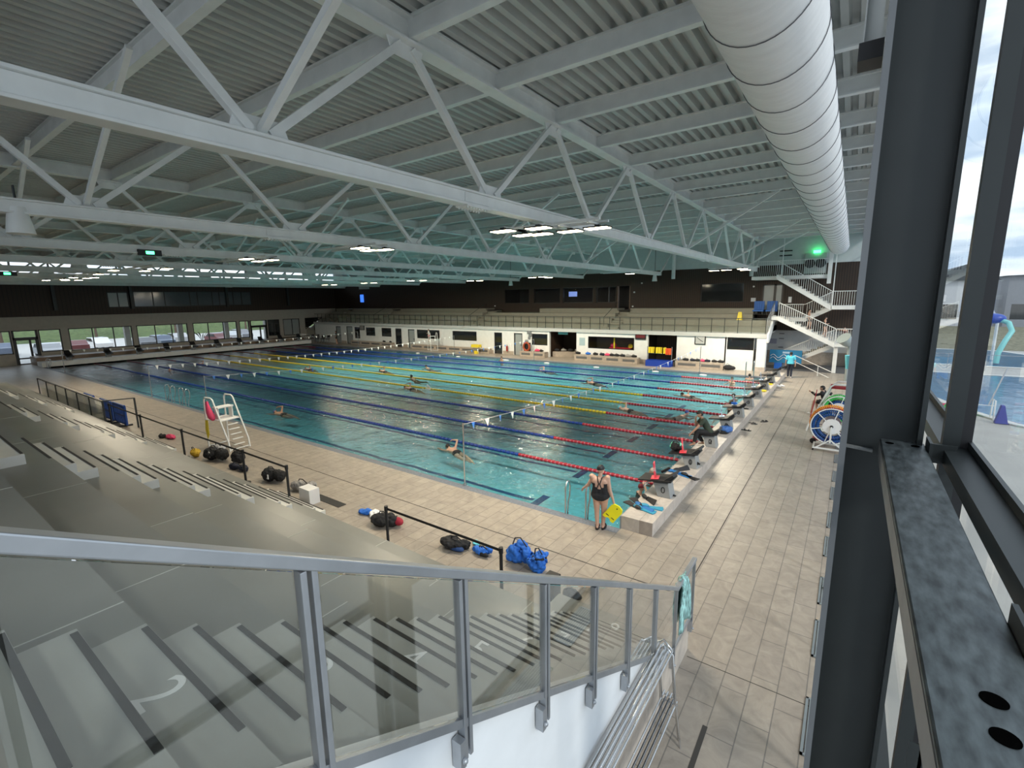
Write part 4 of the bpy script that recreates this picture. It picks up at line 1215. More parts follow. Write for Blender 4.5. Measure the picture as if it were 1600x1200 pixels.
m = MB(); m.ell((.30, .14, .14), (.16, .1, .1)); p = m.build('red_pocket', mat('dark_red_fabric', (.35, .02, .04), .8), b)
b = lump('bag', [E3(-2.75, -2.95, .13, .27, .17, .13), E3(-2.5, -2.8, .1, .15, .13, .1)], M_blackcloth, 'black and dark blue sports bag with white patch lying behind the barrier belt', 'bag', 5)
MB().ell((-.05, -.15, .14), (.06, .03, .05)).build('white_patch', M_whitep, b); MB().ell((.0, -.10, .07), (.26, .1, .06)).build('blue_side', mat('navy_fabric', (.01, .04, .14), .8), b)
lump('towel', [E3(-2.36, -2.55, .05, .1, .08, .05)], M_cyan, 'small turquoise cloth lying against the black and blue bag', 'towel', 6)
b = lump('bag', [E3(-2.05, -2.8, .09, .2, .09, .08), E3(-1.9, -2.7, .1, .12, .08, .08)], M_bagblue, 'small blue bag with black strap lying between the barrier posts', 'bag', 7)
MB().ell((.02, -.09, .05), (.17, .05, .05)).build('black_part', M_blackcloth, b)
lump('bag', [E3(-1.22, -2.6, .2, .22, .2, .2), E3(-1.15, -2.55, .38, .12, .12, .1), E3(-1.0, -2.6, .25, .15, .12, .15)], M_bagblue, 'big bright blue bag standing beside the first barrier post', 'bag', 8, .2)
b = lump('bag', [E3(-.72, -2.62, .17, .2, .17, .17), E3(-.62, -2.55, .3, .1, .12, .08)], M_bagblue, 'bright blue bag with dark rim, right of the big blue bag', 'bag', 9, .2)
MB().tube([(.13 * math.cos(a / 3), .13 * math.sin(a / 3), .3) for a in range(19)], .025, n=6).build('dark_rim', M_blackcloth, b)
m = MB(); m.bx(-.12, .12, -3.35, -3.1, 0, .46)
b = solo(m, 'bin', M_black, 'black square bin seen through the end of the glass railing', 'bin', bevel=.01)
lump('bag', [E3(.33, -3.05, .1, .18, .12, .1)], M_blackcloth, 'black bag beside the black bin', 'bag', 10)
b = lump('clothes', [E3(-18.3, -2.95, .08, .3, .15, .09)], M_pink, 'red clothes lying near the sixth barrier post', 'clothes', 11)
lump('clothes', [E3(-18.75, -3.1, .07, .2, .14, .08)], M_blackcloth, 'black cloth lying left of the red clothes', 'clothes', 12)
lump('bag', [E3(-14.75, -3.4, .16, .18, .15, .16)], mat('mustard_fabric', (.55, .35, .03), .8), 'mustard yellow bag at the fifth barrier post', 'bag', 13)
b = lump('bag', [E3(-13.95, -3.2, .22, .32, .22, .22), E3(-13.5, -3.05, .24, .3, .2, .2)], M_blackcloth, 'large black bag with white print beside the fifth barrier post', 'bag', 14)
MB().ell((-.1, -.2, .24), (.13, .04, .12)).build('white_print', M_greyfab, b)
lump('bag', [E3(-13.85, -2.95, .38, .3, .15, .12)], mat('grey_nylon', (.40, .40, .42), .6), 'grey bag lying on the large black bag', 'bag', 15)
b = lump('rucksack', [E3(-12.75, -2.85, .22, .28, .2, .22)], M_blackcloth, 'black rucksack right of the large black bag', 'rucksack', 16)
lump('bag', [E3(-12.3, -3.2, .09, .25, .12, .1), E3(-11.8, -3.15, .1, .25, .12, .1)], mat('dark_navy_fabric', (.01, .014, .03), .8), 'flat dark navy bag lying below the black rucksack', 'bag', 17)
b = lump('bag', [E3(-10.2, -3.1, .2, .3, .2, .2), E3(-9.85, -3.0, .22, .25, .17, .18)], M_blackcloth, 'black duffel bag with white letters behind the fourth barrier post', 'bag', 18)
for k in range(4): MB().bx(-.22 + .075 * k, -.18 + .075 * k, -.215, -.19, .14, .28).build('white_letter', M_whitep, b)
lump('bag', [E3(-8.75, -3.0, .14, .28, .18, .14), E3(-8.4, -2.85, .14, .2, .16, .14)], M_greyfab, 'grey patterned bag beside the pale box', 'bag', 19)
m = MB(); m.bx(-7.95, -7.45, -3.45, -3.15, 0, .42); solo(m, 'box', M_whitep, 'pale square box behind the third barrier post', 'box')
m = MB(); m.bx(-7.9, -6.7, -3.1, -2.85, 0, .012); solo(m, 'floor_mat_strip', M_strip, 'black anti-slip strip on the deck beside the pale box', 'mat')
m = MB(); m.ell((-14.5, -4.35, .37), (.16, .07, .03)); solo(m, 'flip_flop', M_black, 'dark slipper lying on the front step of the stand', 'slipper')
# ---- flip-flops and shoes on the right deck
def slipper(x, y, rz, lb, mt=None, s=1.0):
    t = thing('slipper', lb, 'slipper', (x, y, 0), rz)
    m = MB(); m.prism([(.14 * s * math.cos(a) * (1), .052 * s * math.sin(a) * (1 + .25 * math.cos(a)), 0) for a in [2 * PI * i / 14 for i in range(14)]], (0, 0, .025)); m.build('sole', mt or M_black, t)
    m = MB(); m.tube([(.03, -.05, .02), (.04, -.03, .055), (.04, .03, .055), (.03, .05, .02)], .016, n=6); m.build('strap', mt or M_black, t)
slipper(.85, 10.75, .3, 'dark slipper nearest the plinth, left one of a pair'); slipper(1.0, 10.72, .2, 'dark slipper nearest the plinth, right one of a pair')
slipper(.95, 12.1, .2, 'black slipper halfway along the plinth'); slipper(1.05, 11.95, .5, 'black slipper touching the one halfway along the plinth')
slipper(1.28, 12.6, 1.2, 'single black slipper standing further out on the deck'); slipper(1.40, 12.65, 1.0, 'black slipper beside the single one further out')
slipper(.86, 20.7, .2, 'grey slipper in front of the white shoes', M_greyfab); slipper(1.0, 20.75, .4, 'second grey slipper in front of the white shoes', M_greyfab)
for k, (x, y) in enumerate(((.84, 21.9), (1.02, 22.1))):
    m = MB(); m.ell((x, y, .06), (.15, .06, .05)); m.ell((x - .05, y, .10), (.08, .055, .06)); solo(m, 'sports_shoe', M_whitep, ['left', 'right'][k] + ' white sports shoe on the deck beside the plinth', 'shoe')
# ---- things lying on and beside the blocks
M_fin = mat('blue_rubber_fin', (.02, .16, .45), .45); M_fin2 = mat('pale_blue_rubber_fin', (.05, .30, .45), .45)
def fin(x, y, z, rz, mt, lb, tilt=0.0):
    t = thing('swim_fin', lb, 'swim fin', (x, y, z), rz); t.rotation_euler = (tilt, 0, rz)
    m = MB(); m.prism([(-.02, -.05, 0), (.34, -.11, 0), (.36, 0, 0), (.34, .11, 0), (-.02, .05, 0)], (0, 0, .02)); m.build('fin_blade', mt, t)
    m = MB(); m.ell((-.10, 0, .045), (.12, .055, .045)); m.build('fin_foot', mt, t)
fin(.24, .70, .34, -.5, M_fin, 'bright blue swim fin on top of the fin pile by the nearest block', .4); fin(.28, .58, .335, -.1, M_fin2, 'pale blue swim fin lying flat at the corner of the plinth')
fin(.38, .78, .335, .2, M_fin2, 'pale blue swim fin, right one of the pair at the plinth corner'); fin(.10, .62, .335, 2.6, M_black, 'black swim fin at the pool edge of the plinth corner')
fin(.10, .82, .335, 2.3, M_black, 'black swim fin beside the bright blue one'); fin(.20, 1.22, .36, -.7, M_black, 'black swim fin leaning against the nearest starting block', .9)
fin(.18, 3.5, .335, .1, M_fin, 'blue swim fin in front of the second starting block'); fin(.36, 3.42, .335, -.2, M_fin, 'blue swim fin on the right of the second block pile')
fin(.60, 3.38, .335, -.4, M_black, 'black swim fin near the plinth edge below the second block'); fin(.26, 3.72, .36, .9, M_black, 'black swim fin leaning at the second block', .8)
b = lump('bag', [E3(-.02, 4.36, .86, .17, .16, .11), E3(-.08, 4.5, .86, .14, .1, .1)], M_blackcloth, 'black bag with mint green stripes on the second starting block', 'bag', 30)
for k in range(4):
    s = MB(); s.tube([(-.14 + .09 * k, -.16, .1), (-.12 + .09 * k, -.02, .215), (-.1 + .09 * k, .14, .15)], .022, n=6); s.build('green_stripe', mat('mint_green', (.20, .75, .48), .6), b)
m = MB(); m.ell((.58, 4.25, .45), (.10, .07, .05)); m.tube([(.5, 4.2, .37), (.62, 4.3, .50), (.72, 4.2, .48)], .03, n=8); solo(m, 'goggles', M_black, 'black goggles and straps behind the second block', 'goggles')
m = MB(); m.tube([(.56, 1.75, .345), (.66, 1.78, .35)], .012, n=6); m.ell((.70, 1.80, .352), (.06, .035, .02)); solo(m, 'hair_brush', M_black, 'small black brush lying on the plinth by the nearest block', 'brush')
m = MB(); m.bar((.30, 1.95, .86), (.5, 2.0, 1.0), .05, .06); solo(m, 'pull_buoy', M_black, 'dark bar lying on the nearest starting block', 'bar')
lump('bag', [E3(.52, 8.75, .46, .2, .22, .13), E3(.60, 8.95, .42, .14, .2, .1)], mat('denim_blue_fabric', (.06, .16, .45), .7), 'blue mesh bag lying behind the fourth starting block', 'bag', 31)
lump('clothes', [E3(.5, 8.55, .38, .2, .1, .05)], M_blackcloth, 'black cloth below the blue mesh bag', 'clothes', 32)
lump('towel', [E3(.30, 11.55, .90, .12, .12, .06)], M_bagblue, 'blue cloth on the fifth starting block', 'towel', 33)
m = MB(); m.ell((.45, 13.3, .35), (.16, .06, .03)); solo(m, 'slipper', M_black, 'single dark slipper on the plinth between fifth and sixth block', 'slipper')
for k, (x, y) in enumerate(((.5, 18.3), (.5, 20.7))):
    m = MB(); m.prism([(x - .15, y - .25, .335), (x + .15, y - .25, .335), (x + .17, y + .1, .335), (x, y + .25, .335), (x - .17, y + .1, .335)], (0, 0, .04)); solo(m, 'kickboard', M_yellow, 'yellow kickboard lying on the plinth, %s one' % ['nearer', 'farther'][k], 'kickboard')
lump('clothes', [E3(.55, 20.9, .40, .12, .12, .06)], M_blackcloth, 'dark cloth beside the farther yellow kickboard', 'clothes', 34)
# white floats (paddle discs) on the water near the far edge
wf = [(1182, 582.0), (843, 575), (972, 582), (1056, 0)]
for k, x in enumerate((-4.2, -7.6, -12.4, -17.2, -21.6, -27.3, -33.2, -42.0)):
    m = MB(); m.ell((x, 24.9 - .1 * (k % 3), ZW + .02), (.26 if k != 4 else .42, .17, .05), nu=16, nv=8); solo(m, 'inlet_float', M_whitep, 'white oval float on the water near the far pool edge, %s from the right' % (ORD[k] if k else 'first'), 'float')
# ================================================================== BALCONY, FAR WALL THINGS, RIGHT STAIRS
t = thing('balcony_railing', 'long glass railing with thin dark posts along the far balcony', 'railing', (-28, 27.92, 2.72), world=True)
MB().bx(-56.5, -0.8, 27.88, 27.94, 3.78, 3.83).build('hand_rail', M_dark, t)
x = -0.85; k = 0
while x > -56.5:
    MB().bx(x - .022, x + .022, 27.89, 27.93, 2.72, 3.8).build('post', M_dark, t)
    MB().bx(max(x - .89, -56.5), x - .03, 27.905, 27.915, 2.78, 3.74).build('glass_pane', M_glass, t)
    x -= .915; k += 1
t = thing('balcony_end_railing', 'glass railing at the right end of the far balcony', 'railing', (-.8, 29, 2.72), world=True)
m = MB(); m.bar((-.78, 27.9, 3.8), (-.78, 31.0, 4.9), .05, .05); m.build('hand_rail', M_alu, t)
for k in range(5):
    y = 27.95 + .75 * k; MB().bx(-.80, -.76, y - .02, y + .02, 2.7 + .36 * k * .75, 3.8 + .355 * k * .75).build('post', M_alu, t)
m = MB(); m.prism([(-.74, 27.85, 2.5), (-.74, 27.85, 2.72), (-.74, 29.2, 3.3), (-.74, 30.2, 3.95), (-.74, 31, 3.95), (-.74, 31, 3.6), (-.74, 28.4, 2.1), (-.74, 27.9, 2.1)], (.12, 0, 0))
struct(m, 'trim_10', M_white, label='white raking edge at the right end of the balcony', cat='edge')
for k, g in enumerate(gaps[:3]):
    t = thing('aisle_handrail', 'thin dark handrail on the balcony aisle, %s from the right' % ORD[k].replace('nearest', 'first'), 'handrail', (g[0], 29, 2.72), world=True)
    m = MB(); m.tube([(g[0] - .1, 28.6, 3.0), (g[0] - .1, 28.6, 3.75), (g[0] - .1, 31.6, 5.05), (g[0] - .1, 31.6, 4.3)], .022, n=6); m.build('rail_tube', M_dark, t)
# ---- right stairs
def flight(nm, lb, a, b, y0, y1, soff=0.0, sides=(0,), brown=False, nst=None):
    """straight stair from a=(x,z) to b=(x,z) between y0 and y1 with baluster railings"""
    t = thing(nm, lb, 'stairs', ((a[0] + b[0]) / 2, (y0 + y1) / 2, min(a[1], b[1])), world=True)
    (xa, za), (xb, zb) = a, b
    n = nst or max(4, int(abs(zb - za) / .17))
    m = MB()
    for i in range(n):
        u0, u1 = i / n, (i + 1) / n
        x0, x1 = xa + (xb - xa) * u0, xa + (xb - xa) * u1
        zt = max(za + (zb - za) * u0, za + (zb - za) * u1)
        m.bx(x0, x1, y0 + .04, y1 - .04, zt - .2, zt)
    m.build('step', M_stepside if not brown else M_terrace, t)
    for y in (y0, y1):
        s = MB(); s.prism([(xa, y - .03, za + .02), (xb, y - .03, zb + .02), (xb, y - .03, zb - .30), (xa, y - .03, za - .30)], (0, .06, 0)); s.build('stringer', M_white, t)
    for y in [(y0, y1)[q] for q in sides]:
        r = MB(); r.bar((xa, y, za + 1.0), (xb, y, zb + 1.0), .045, .045); r.build('hand_rail', M_steelwhite, t)
        L = math.hypot(xb - xa, zb - za); nb = int(abs(xb - xa) / .13)
        for i in range(nb + 1):
            u = i / nb; x, z = xa + (xb - xa) * u, za + (zb - za) * u
            MB().bx(x - .011, x + .011, y - .011, y + .011, z, z + 1.0).build('baluster', M_steelwhite, t)
    return t
def landing(nm, lb, x0, x1, y0, y1, z, rails, h=1.0):
    t = thing(nm, lb, 'landing', ((x0 + x1) / 2, (y0 + y1) / 2, z - .25), world=True)
    MB().bx(x0, x1, y0, y1, z - .25, z).build('landing_slab', M_white, t, bevel=.01)
    for (p, q) in rails:
        r = MB(); r.bar((p[0], p[1], z + h), (q[0], q[1], z + h), .045, .045); r.build('hand_rail', M_steelwhite, t)
        L = math.hypot(q[0] - p[0], q[1] - p[1]); nb = max(2, int(L / .13))
        for i in range(nb + 1):
            u = i / nb; x, y = p[0] + (q[0] - p[0]) * u, p[1] + (q[1] - p[1]) * u
            MB().bx(x - .011, x + .011, y - .011, y + .011, z, z + h).build('baluster', M_steelwhite, t)
flight('stair_flight', 'white stair flight with children walking down, starting at the balcony end', (-.3, 3.9), (3.25, 2.1), 29.5, 30.5)
landing('stair_landing', 'low white stair landing at the right where a child stands', 3.25, 4.35, 29.5, 31.9, 2.1, [((3.3, 29.5), (4.35, 29.5))])
flight('lower_stair_flight', 'lower stair flight running down behind the blue banner', (3.25, 2.0), (-.3, 0.15), 30.8, 31.8, brown=True)
flight('middle_stair_flight', 'short middle stair flight rising to the right landing', (1.2, 3.75), (2.85, 4.65), 31.0, 32.0)
landing('middle_landing', 'middle white stair landing beside the glass wall', 2.85, 4.35, 30.0, 32.2, 4.65, [((2.85, 30.0), (4.35, 30.0))])
flight('upper_stair_flight', 'upper white stair flight rising to the left platform', (2.8, 4.65), (-.7, 6.9), 30.0, 30.95)
landing('upper_platform', 'upper white platform with baluster railing before the ventilation opening', -2.5, 2.5, 31.0, 32.8, 6.85, [((-2.4, 31.0), (2.4, 31.0))], 1.1)
landing('balcony_bridge', 'white walkway linking balcony end and middle stair', -.75, 1.2, 31.0, 32.8, 3.75, [((-.3, 31.0), (1.2, 31.0))])
m = MB(); m.bx(-.74, -.28, 29.5, 31.0, 3.65, 3.9)
struct(m, 'trim_11', M_white, label='white threshold between balcony and stair', cat='threshold')
for (x, y, z0, z1, lb) in ((3.35, 29.75, 0, 1.85, 'white square post under the low stair landing'), (2.5, 31.0, 6.2, 8.6, 'white post at the right end of the upper platform')):
    m = MB(); m.bx(x - .12, x + .12, y - .12, y + .12, z0, z1)
    solo(m, 'stair_post', M_white, lb, 'post')
m = MB(); m.bx(-.5, -.44, 30.9, 30.96, 6.9, 9.8); solo(m, 'hanging_rod', M_steelwhite, 'thin white rod hanging from the roof to the upper platform', 'rod')
m = MB(); m.bx(2.82, 2.88, 29.97, 30.03, 4.65, 8.3); solo(m, 'tall_post', M_steelwhite, 'thin tall white post at the middle landing', 'post')
# ventilation opening with green lamp
t = thing('ventilation_unit', 'square ventilation unit with dark round fans behind the upper platform', 'ventilation unit', (1.45, 33, 7.0), world=True)
m = MB(); m.bx(.75, 2.15, 32.85, 32.98, 7.0, 8.5); m.build('unit_frame', mat('grey_unit', (.42, .44, .44), .5), t, bevel=.02)
MB().cyl((1.12, 32.84, 7.75), (1.12, 32.80, 7.75), .34, n=24).build('fan_opening', M_black, t); MB().cyl((1.80, 32.84, 7.75), (1.80, 32.80, 7.75), .34, n=24).build('fan_opening', M_black, t)
t = thing('green_lamp', 'glowing green exit lamp above the ventilation unit', 'lamp', (1.5, 32.8, 8.55), world=True)
MB().bx(1.3, 1.75, 32.7, 32.8, 8.5, 8.68).build('lamp_body', M_exit, t)
ld = bpy.data.lights.new('green_light', 'POINT'); ld.energy = 1.2; ld.color = (.1, 1, .3); ld.shadow_soft_size = .1
lo = bpy.data.objects.new('green_light', ld); COL.objects.link(lo); lo.location = (1.52, 32.4, 8.75)
# small fittings: signs, clock, score board
def plate(nm, x0, x1, z0, z1, y, mt, lb, cat, th=.04):
    m = MB(); m.bx(x0, x1, y - th, y, z0, z1); return solo(m, nm, mt, lb, cat)
t = thing('wall_clock', 'square wall clock with dark frame on the white far wall', 'clock', (-5.25, YW, 1.85), world=True)
MB().bx(-5.68, -4.88, YW - .07, YW - .002, 1.78, 2.5).build('clock_frame', M_dark, t); MB().bx(-5.61, -4.95, YW - .085, YW - .07, 1.84, 2.44).build('clock_face', mat('grey_clock_face', (.45, .46, .45), .5), t)
MB().bar((-5.28, YW - .09, 2.14), (-5.05, YW - .09, 2.0), .02, .03).build('clock_hand', M_black, t); MB().bar((-5.28, YW - .09, 2.14), (-5.52, YW - .09, 2.33), .02, .03).build('clock_hand', M_black, t)
t = thing('score_board', 'small dark display with red digits on the white far wall', 'display', (-10.0, YW, 2.0), world=True)
MB().bx(-10.45, -9.55, YW - .1, YW - .002, 2.0, 2.42).build('display_box', M_black, t); MB().bx(-10.38, -9.62, YW - .11, YW - .1, 2.12, 2.36).build('display_glow', mat('red_digits', (.12, .008, .012), .5, emis=.1), t)
M_sign = mat('turquoise_sign', (.10, .35, .38), .5)
plate('direction_sign', -18.0, -17.0, 2.15, 2.45, 28.3, M_sign, 'turquoise sign hanging over the open recess', 'sign')
plate('wall_poster', -15.66, -15.1, 1.25, 1.95, YW, mat('pale_blue_poster', (.40, .52, .56), .6), 'pale blue poster right of the open recess', 'poster', .01)
plate('door_notice', -2.75, -2.4, 4.95, 5.25, 33.0, mat('white_notice', (.62, .64, .68), .6), 'small white notice left of the frosted double door', 'notice', .02)
plate('wall_notice', -0.1, .12, 4.85, 5.3, 33.0, M_whitep, 'small white notice on the timber wall behind the stairs', 'notice', .02)
plate('wall_notice', -1.5 + .2, -.95 + .2, 1.55, 1.95, 33.85, mat('grey_notice', (.45, .45, .55), .6), 'pale notice on the wall under the balcony end', 'notice', .02)
for k, z in enumerate((2.35, 1.95, 1.25)):
    plate('wall_vent', -.6, -.25, z, z + .05, 33.84, M_black, '%s black slot in the wall beside the white pillar' % ['upper', 'middle', 'lower'][k], 'slot')
for k, z in enumerate((8.75, 8.4)):
    plate('wall_vent', -.95, -.1, z, z + .08, 33.0, M_black, '%s black slot above the upper stair platform' % ['upper', 'lower'][k], 'slot')
for k, (x, z) in enumerate(((-28.9, 4.7), (-12.6, 5.9), (-12.7, 4.6), (-2.6, 6.15), (-2.1, 4.75), (-11.9, 6.7))):
    m = MB(); m.cyl((x, 33.0, z), (x, 32.9, z), .07, n=10); solo(m, 'wall_lamp', M_whitep, 'small round white fitting on the timber wall, %s' % ['left of the dark windows', 'right of the bright doorway', 'low beside the bright doorway', 'above the frosted door notice', 'above the blue chairs', 'high over the balcony'][k], 'fitting')
# banner and big water bottle picture at the foot of the stairs
t = thing('banner', 'blue banner with white wave drawings under the stairs', 'banner', (.0, 30.3, .3), world=True)
MB().bx(-.75, 1.35, 30.2, 30.25, .45, 1.42).build('banner_cloth', mat('blue_banner', (.02, .20, .40), .6), t)
for zz in (.75, .95):
    MB().tube([(-.68 + .1 * i, 30.19, zz + .13 * math.sin(i * .9)) for i in range(12)], .022, n=5).build('white_wave', M_whitep, t)
MB().bx(.1, .55, 30.18, 30.2, 1.16, 1.3).build('white_emblem', mat('pale_blue', (.4, .55, .7), .6), t)
MB().bx(-.4, .1, 30.2, 30.5, 0, .45).build('banner_foot', M_bagblue, t)
# handrails of the recessed steps
for k, dz in enumerate((1.15, .7)):
    m = MB(); m.tube([(.95, 29.0 + .4, dz), (3.3, 27.2, dz - .75)], .022, n=8); m.cyl((3.3 - .8, 27.8, 0), (3.3 - .8, 27.8, dz - .5), .02, n=8) if k == 0 else None
    solo(m, 'ramp_handrail', M_steelwhite, '%s white handrail running down in front of the stairs' % ['upper', 'lower'][k], 'handrail')
# blue stacked chairs on the balcony
def blue_chair(x, lb):
    t = thing('blue_chair', lb, 'chair', (x, 31.3, 4.02), world=True)
    m = MB(); m.bx(x - .36, x + .36, 31.55, 31.62, 4.35, 5.0); [m.bx(x - .3 + .15 * k, x - .26 + .15 * k, 31.52, 31.55, 4.4, 4.95) for k in range(5)]; m.build('backrest', mat('blue_chair_plastic', (.02, .12, .42), .5), t, bevel=.02)
    MB().bx(x - .38, x + .38, 31.05, 31.6, 4.22, 4.34).build('seat', mat('blue_chair_plastic', (.02, .12, .42), .5), t, bevel=.02)
    for sx in (-.3, .3):
        for yy in (31.1, 31.5): MB().bx(x + sx - .03, x + sx + .03, yy - .03, yy + .03, 4.02, 4.25).build('leg', M_black, t)
blue_chair(-1.9, 'blue slatted chair beside the frosted door, left one'); blue_chair(-1.0, 'blue slatted chair beside the frosted door, right one')
m = MB(); m.bx(-2.25, -.75, 30.9, 31.7, 4.0, 4.02); solo(m, 'rubber_mat', M_black, 'black mat under the two blue chairs', 'mat')
t = thing('caution_sign', 'yellow folding caution sign standing on the balcony steps', 'caution sign', (-3.05, 30.4, 3.58), world=True)
m = MB(); m.prism([(-3.22, 30.25, 3.58), (-2.86, 30.25, 3.58), (-2.92, 30.42, 4.2), (-3.16, 30.42, 4.2)], (0, .02, 0)); m.prism([(-3.22, 30.62, 3.58), (-2.86, 30.62, 3.58), (-2.92, 30.44, 4.2), (-3.16, 30.44, 4.2)], (0, .02, 0)); m.build('sign_board', M_yellow, t)
# ---- benches along the far wall with bags
def bench(x0, x1, y, lb, n):
    t = thing('tiled_bench', lb, 'bench', ((x0 + x1) / 2, y, 0), world=True)
    MB().bx(x0, x1, y, YW - .03, 0, .5).build('bench_body', M_tilexz, t, bevel=.008)
    w = (x1 - x0) / n
    for k in range(n): MB().bx(x0 + w * k + .2, x0 + w * (k + 1) - .2, y - .006, y + .0, .16, .36).build('vent_grille', mat('dark_grille', (.12, .12, .12), .6), t)
bench(-6.9, -3.4, 27.3, 'beige tiled bench below the wall clock, with bags on it', 2)
bench(-15.8, -10.0, 27.3, 'beige tiled bench below the lifeguard room window, with bags on it', 4)
bench(-21.7, -18.9, 27.3, 'short beige tiled bench left of the open recess', 2)
bench(-37.0, -25.6, 27.5, 'long beige tiled bench behind the far lifeguard chair', 6)
bench(-48.2, -40.4, 27.5, 'long beige tiled bench near the far left corner', 4)
cols = [(M_blackcloth, 'black'), (M_greyfab, 'grey'), (M_pink, 'red'), (mat('dark_navy_fabric', (.01, .014, .03), .8), 'navy'), (M_bagblue, 'blue')]
def wallbag(x, y, z, s, ci, lb, cat='bag'):
    r = random.Random(int(x * 31) + 7)
    m = MB(); m.ell((x, y, z + .13 * s), (.26 * s * r.uniform(.8, 1.2), .17 * s, .13 * s), nu=12, nv=8, zmin=-.8); m.ell((x + .16 * s, y + .03, z + .12 * s), (.15 * s, .14 * s, .12 * s * r.uniform(.7, 1.2)), nu=10, nv=6, zmin=-.8)
    m.tube([(x - .15 * s, y, z + .2 * s), (x - .05 * s, y - .02, z + .33 * s), (x + .1 * s, y, z + .22 * s)], .015, n=5)
    return solo(m, 'bag' if cat == 'bag' else cat, cols[ci][0], lb, cat)
b1 = [(-6.65, 1), (-6.2, 0), (-5.7, 3), (-5.3, 0), (-4.95, 2), (-4.6, 3), (-4.1, 0), (-3.65, 0)]
for k, (x, c) in enumerate(b1): wallbag(x, 27.6, .5, .8, c, '%s bag on the bench below the wall clock, %s from its left end' % (cols[c][1], ORD[k] if k else 'first'))
b2 = [(-15.6, 0), (-14.6, 4), (-13.9, 0), (-13.3, 3), (-12.75, 2), (-12.35, 0), (-11.9, 0), (-11.4, 0), (-10.9, 1), (-10.4, 0)]
for k, (x, c) in enumerate(b2): wallbag(x, 27.6, .5, .9, c, '%s bag on the bench under the lifeguard room window, %s from its left' % (cols[c][1], ORD[k] if k else 'first'))
wallbag(-19.9, 27.6, .5, 1.0, 2, 'red bag on the short bench left of the recess'); wallbag(-19.5, 27.7, .5, .8, 0, 'black bag beside the red one on the short bench')
wallbag(-3.05, 27.45, 0, 1.6, 0, 'large black rucksack on the floor at the right end of the clock bench')
for k in range(4): wallbag(-18.4 + .6 * k, 28.7 + .25 * k, .5, 1.0, (0, 1, 0, 1)[k], '%s bag on the bench inside the open recess, %s from the left' % (cols[(0, 1, 0, 1)[k]][1], ORD[k] if k else 'first'))
t = thing('recess_bench', 'tiled bench running back inside the open recess', 'bench', (-17.4, 29, 0), world=True)
MB().prism([(-18.7, 28.45, 0), (-18.7, 28.95, 0), (-16.1, 30.0, 0), (-16.1, 29.5, 0)], (0, 0, .5)).build('bench_body', M_tilexz, t)
wallbag(-42.0, 27.7, .5, .8, 0, 'small dark bag on the bench near the far left corner'); wallbag(-40.8, 27.7, .5, .7, 0, 'dark bag at the right end of the far left bench')
# kickboard stand
t = thing('kickboard_stand', 'steel stand holding kickboards before the dark opening', 'stand', (-8.1, 27.2, 0), world=True)
m = MB()
for xx in (-9.15, -7.2): m.cyl((xx, 27.3, 0), (xx, 27.3, 1.55), .025, n=8)
m.bar((-9.15, 27.3, 1.0), (-7.2, 27.3, 1.0), .03, .03); m.bar((-9.15, 27.3, .35), (-7.2, 27.3, .35), .03, .03); m.build('stand_frame', M_steel, t)
for k in range(7):
    x = -9.0 + .2 * k; m = MB(); m.bx(x, x + .05 if k in (2, 5) else x + .17, 27.05, 27.3, 1.03, 1.5)
    solo(m, 'kickboard', M_yellow, 'yellow kickboard in the steel stand, %s from the left' % (ORD[k] if k else 'first'), 'kickboard', bevel=.01)
for k in range(3):
    x = -7.62 + .14 * k; m = MB(); m.bx(x, x + .10, 27.05, 27.3, .95, 1.45); solo(m, 'kickboard', mat('orange_red_foam', (.85, .12, .03), .5), 'orange kickboard in the steel stand, %s from the left' % (ORD[k] if k else 'first'), 'kickboard', bevel=.01)
m = MB(); m.bx(-9.1, -7.2, 26.9, 27.6, 0, .06); m.bx(-9.15, -9.05, 26.9, 27.6, 0, .48); m.bx(-7.25, -7.15, 26.9, 27.6, 0, .48); m.bx(-9.1, -7.2, 26.85, 26.92, 0, .48); m.bx(-9.1, -7.2, 27.58, 27.64, 0, .48)
solo(m, 'plastic_tub', mat('royal_blue_tub', (.01, .05, .38), .5), 'blue plastic tub under the kickboard stand', 'tub')
# lifeguard room content, extinguisher, lifebuoy, yellow trolley
m = MB(); m.bx(-13.2, -11.2, 28.9, 29.6, .95, 1.12); solo(m, 'rescue_board', mat('red_board', (.45, .01, .04), .5), 'red rescue board lying inside the lifeguard room', 'board')
m = MB(); m.ell((-12.9, 29.2, 1.3), (.3, .2, .2)); solo(m, 'red_bag', M_pink, 'red bag on the rescue board in the lifeguard room', 'bag')
m = MB(); m.cyl((-11.3, 29.2, 1.28), (-11.3, 29.1, 1.28), .2, n=16); solo(m, 'first_aid_disc', M_yellow, 'yellow round thing inside the lifeguard room', 'disc')
m = MB(); m.bx(-12.6, -12.5, 28.5, 28.6, .3, 2.3); solo(m, 'yellow_pole', M_yellow, 'yellow pole inside the lifeguard room', 'pole')
t = thing('fire_extinguisher', 'red fire extinguisher between two doors of the far wall', 'fire extinguisher', (-23.6, 27.85, .15), world=True)
MB().cyl((-23.6, 27.85, .35), (-23.6, 27.85, .85), .09, n=12).build('cylinder_body', mat('dark_red_paint', (.28, .01, .01), .4), t); MB().cyl((-23.6, 27.85, .85), (-23.6, 27.85, .98), .03, n=8).build('valve', M_black, t)
t = thing('lifebuoy', 'orange and black lifebuoy on the short bench right of the grey door', 'lifebuoy', (-21.1, 27.7, .5), world=True)
MB().tube([(-21.1 + .33 * math.cos(a * PI / 12), 27.6, .92 + .38 * math.sin(a * PI / 12)) for a in range(24)], .1, n=8, closed=True).build('ring', mat('dark_orange', (.35, .06, .02), .5), t)
m = MB(); m.bx(-21.5, -20.75, 27.7, 27.8, .5, 1.3); m.build('holder', M_black, t)
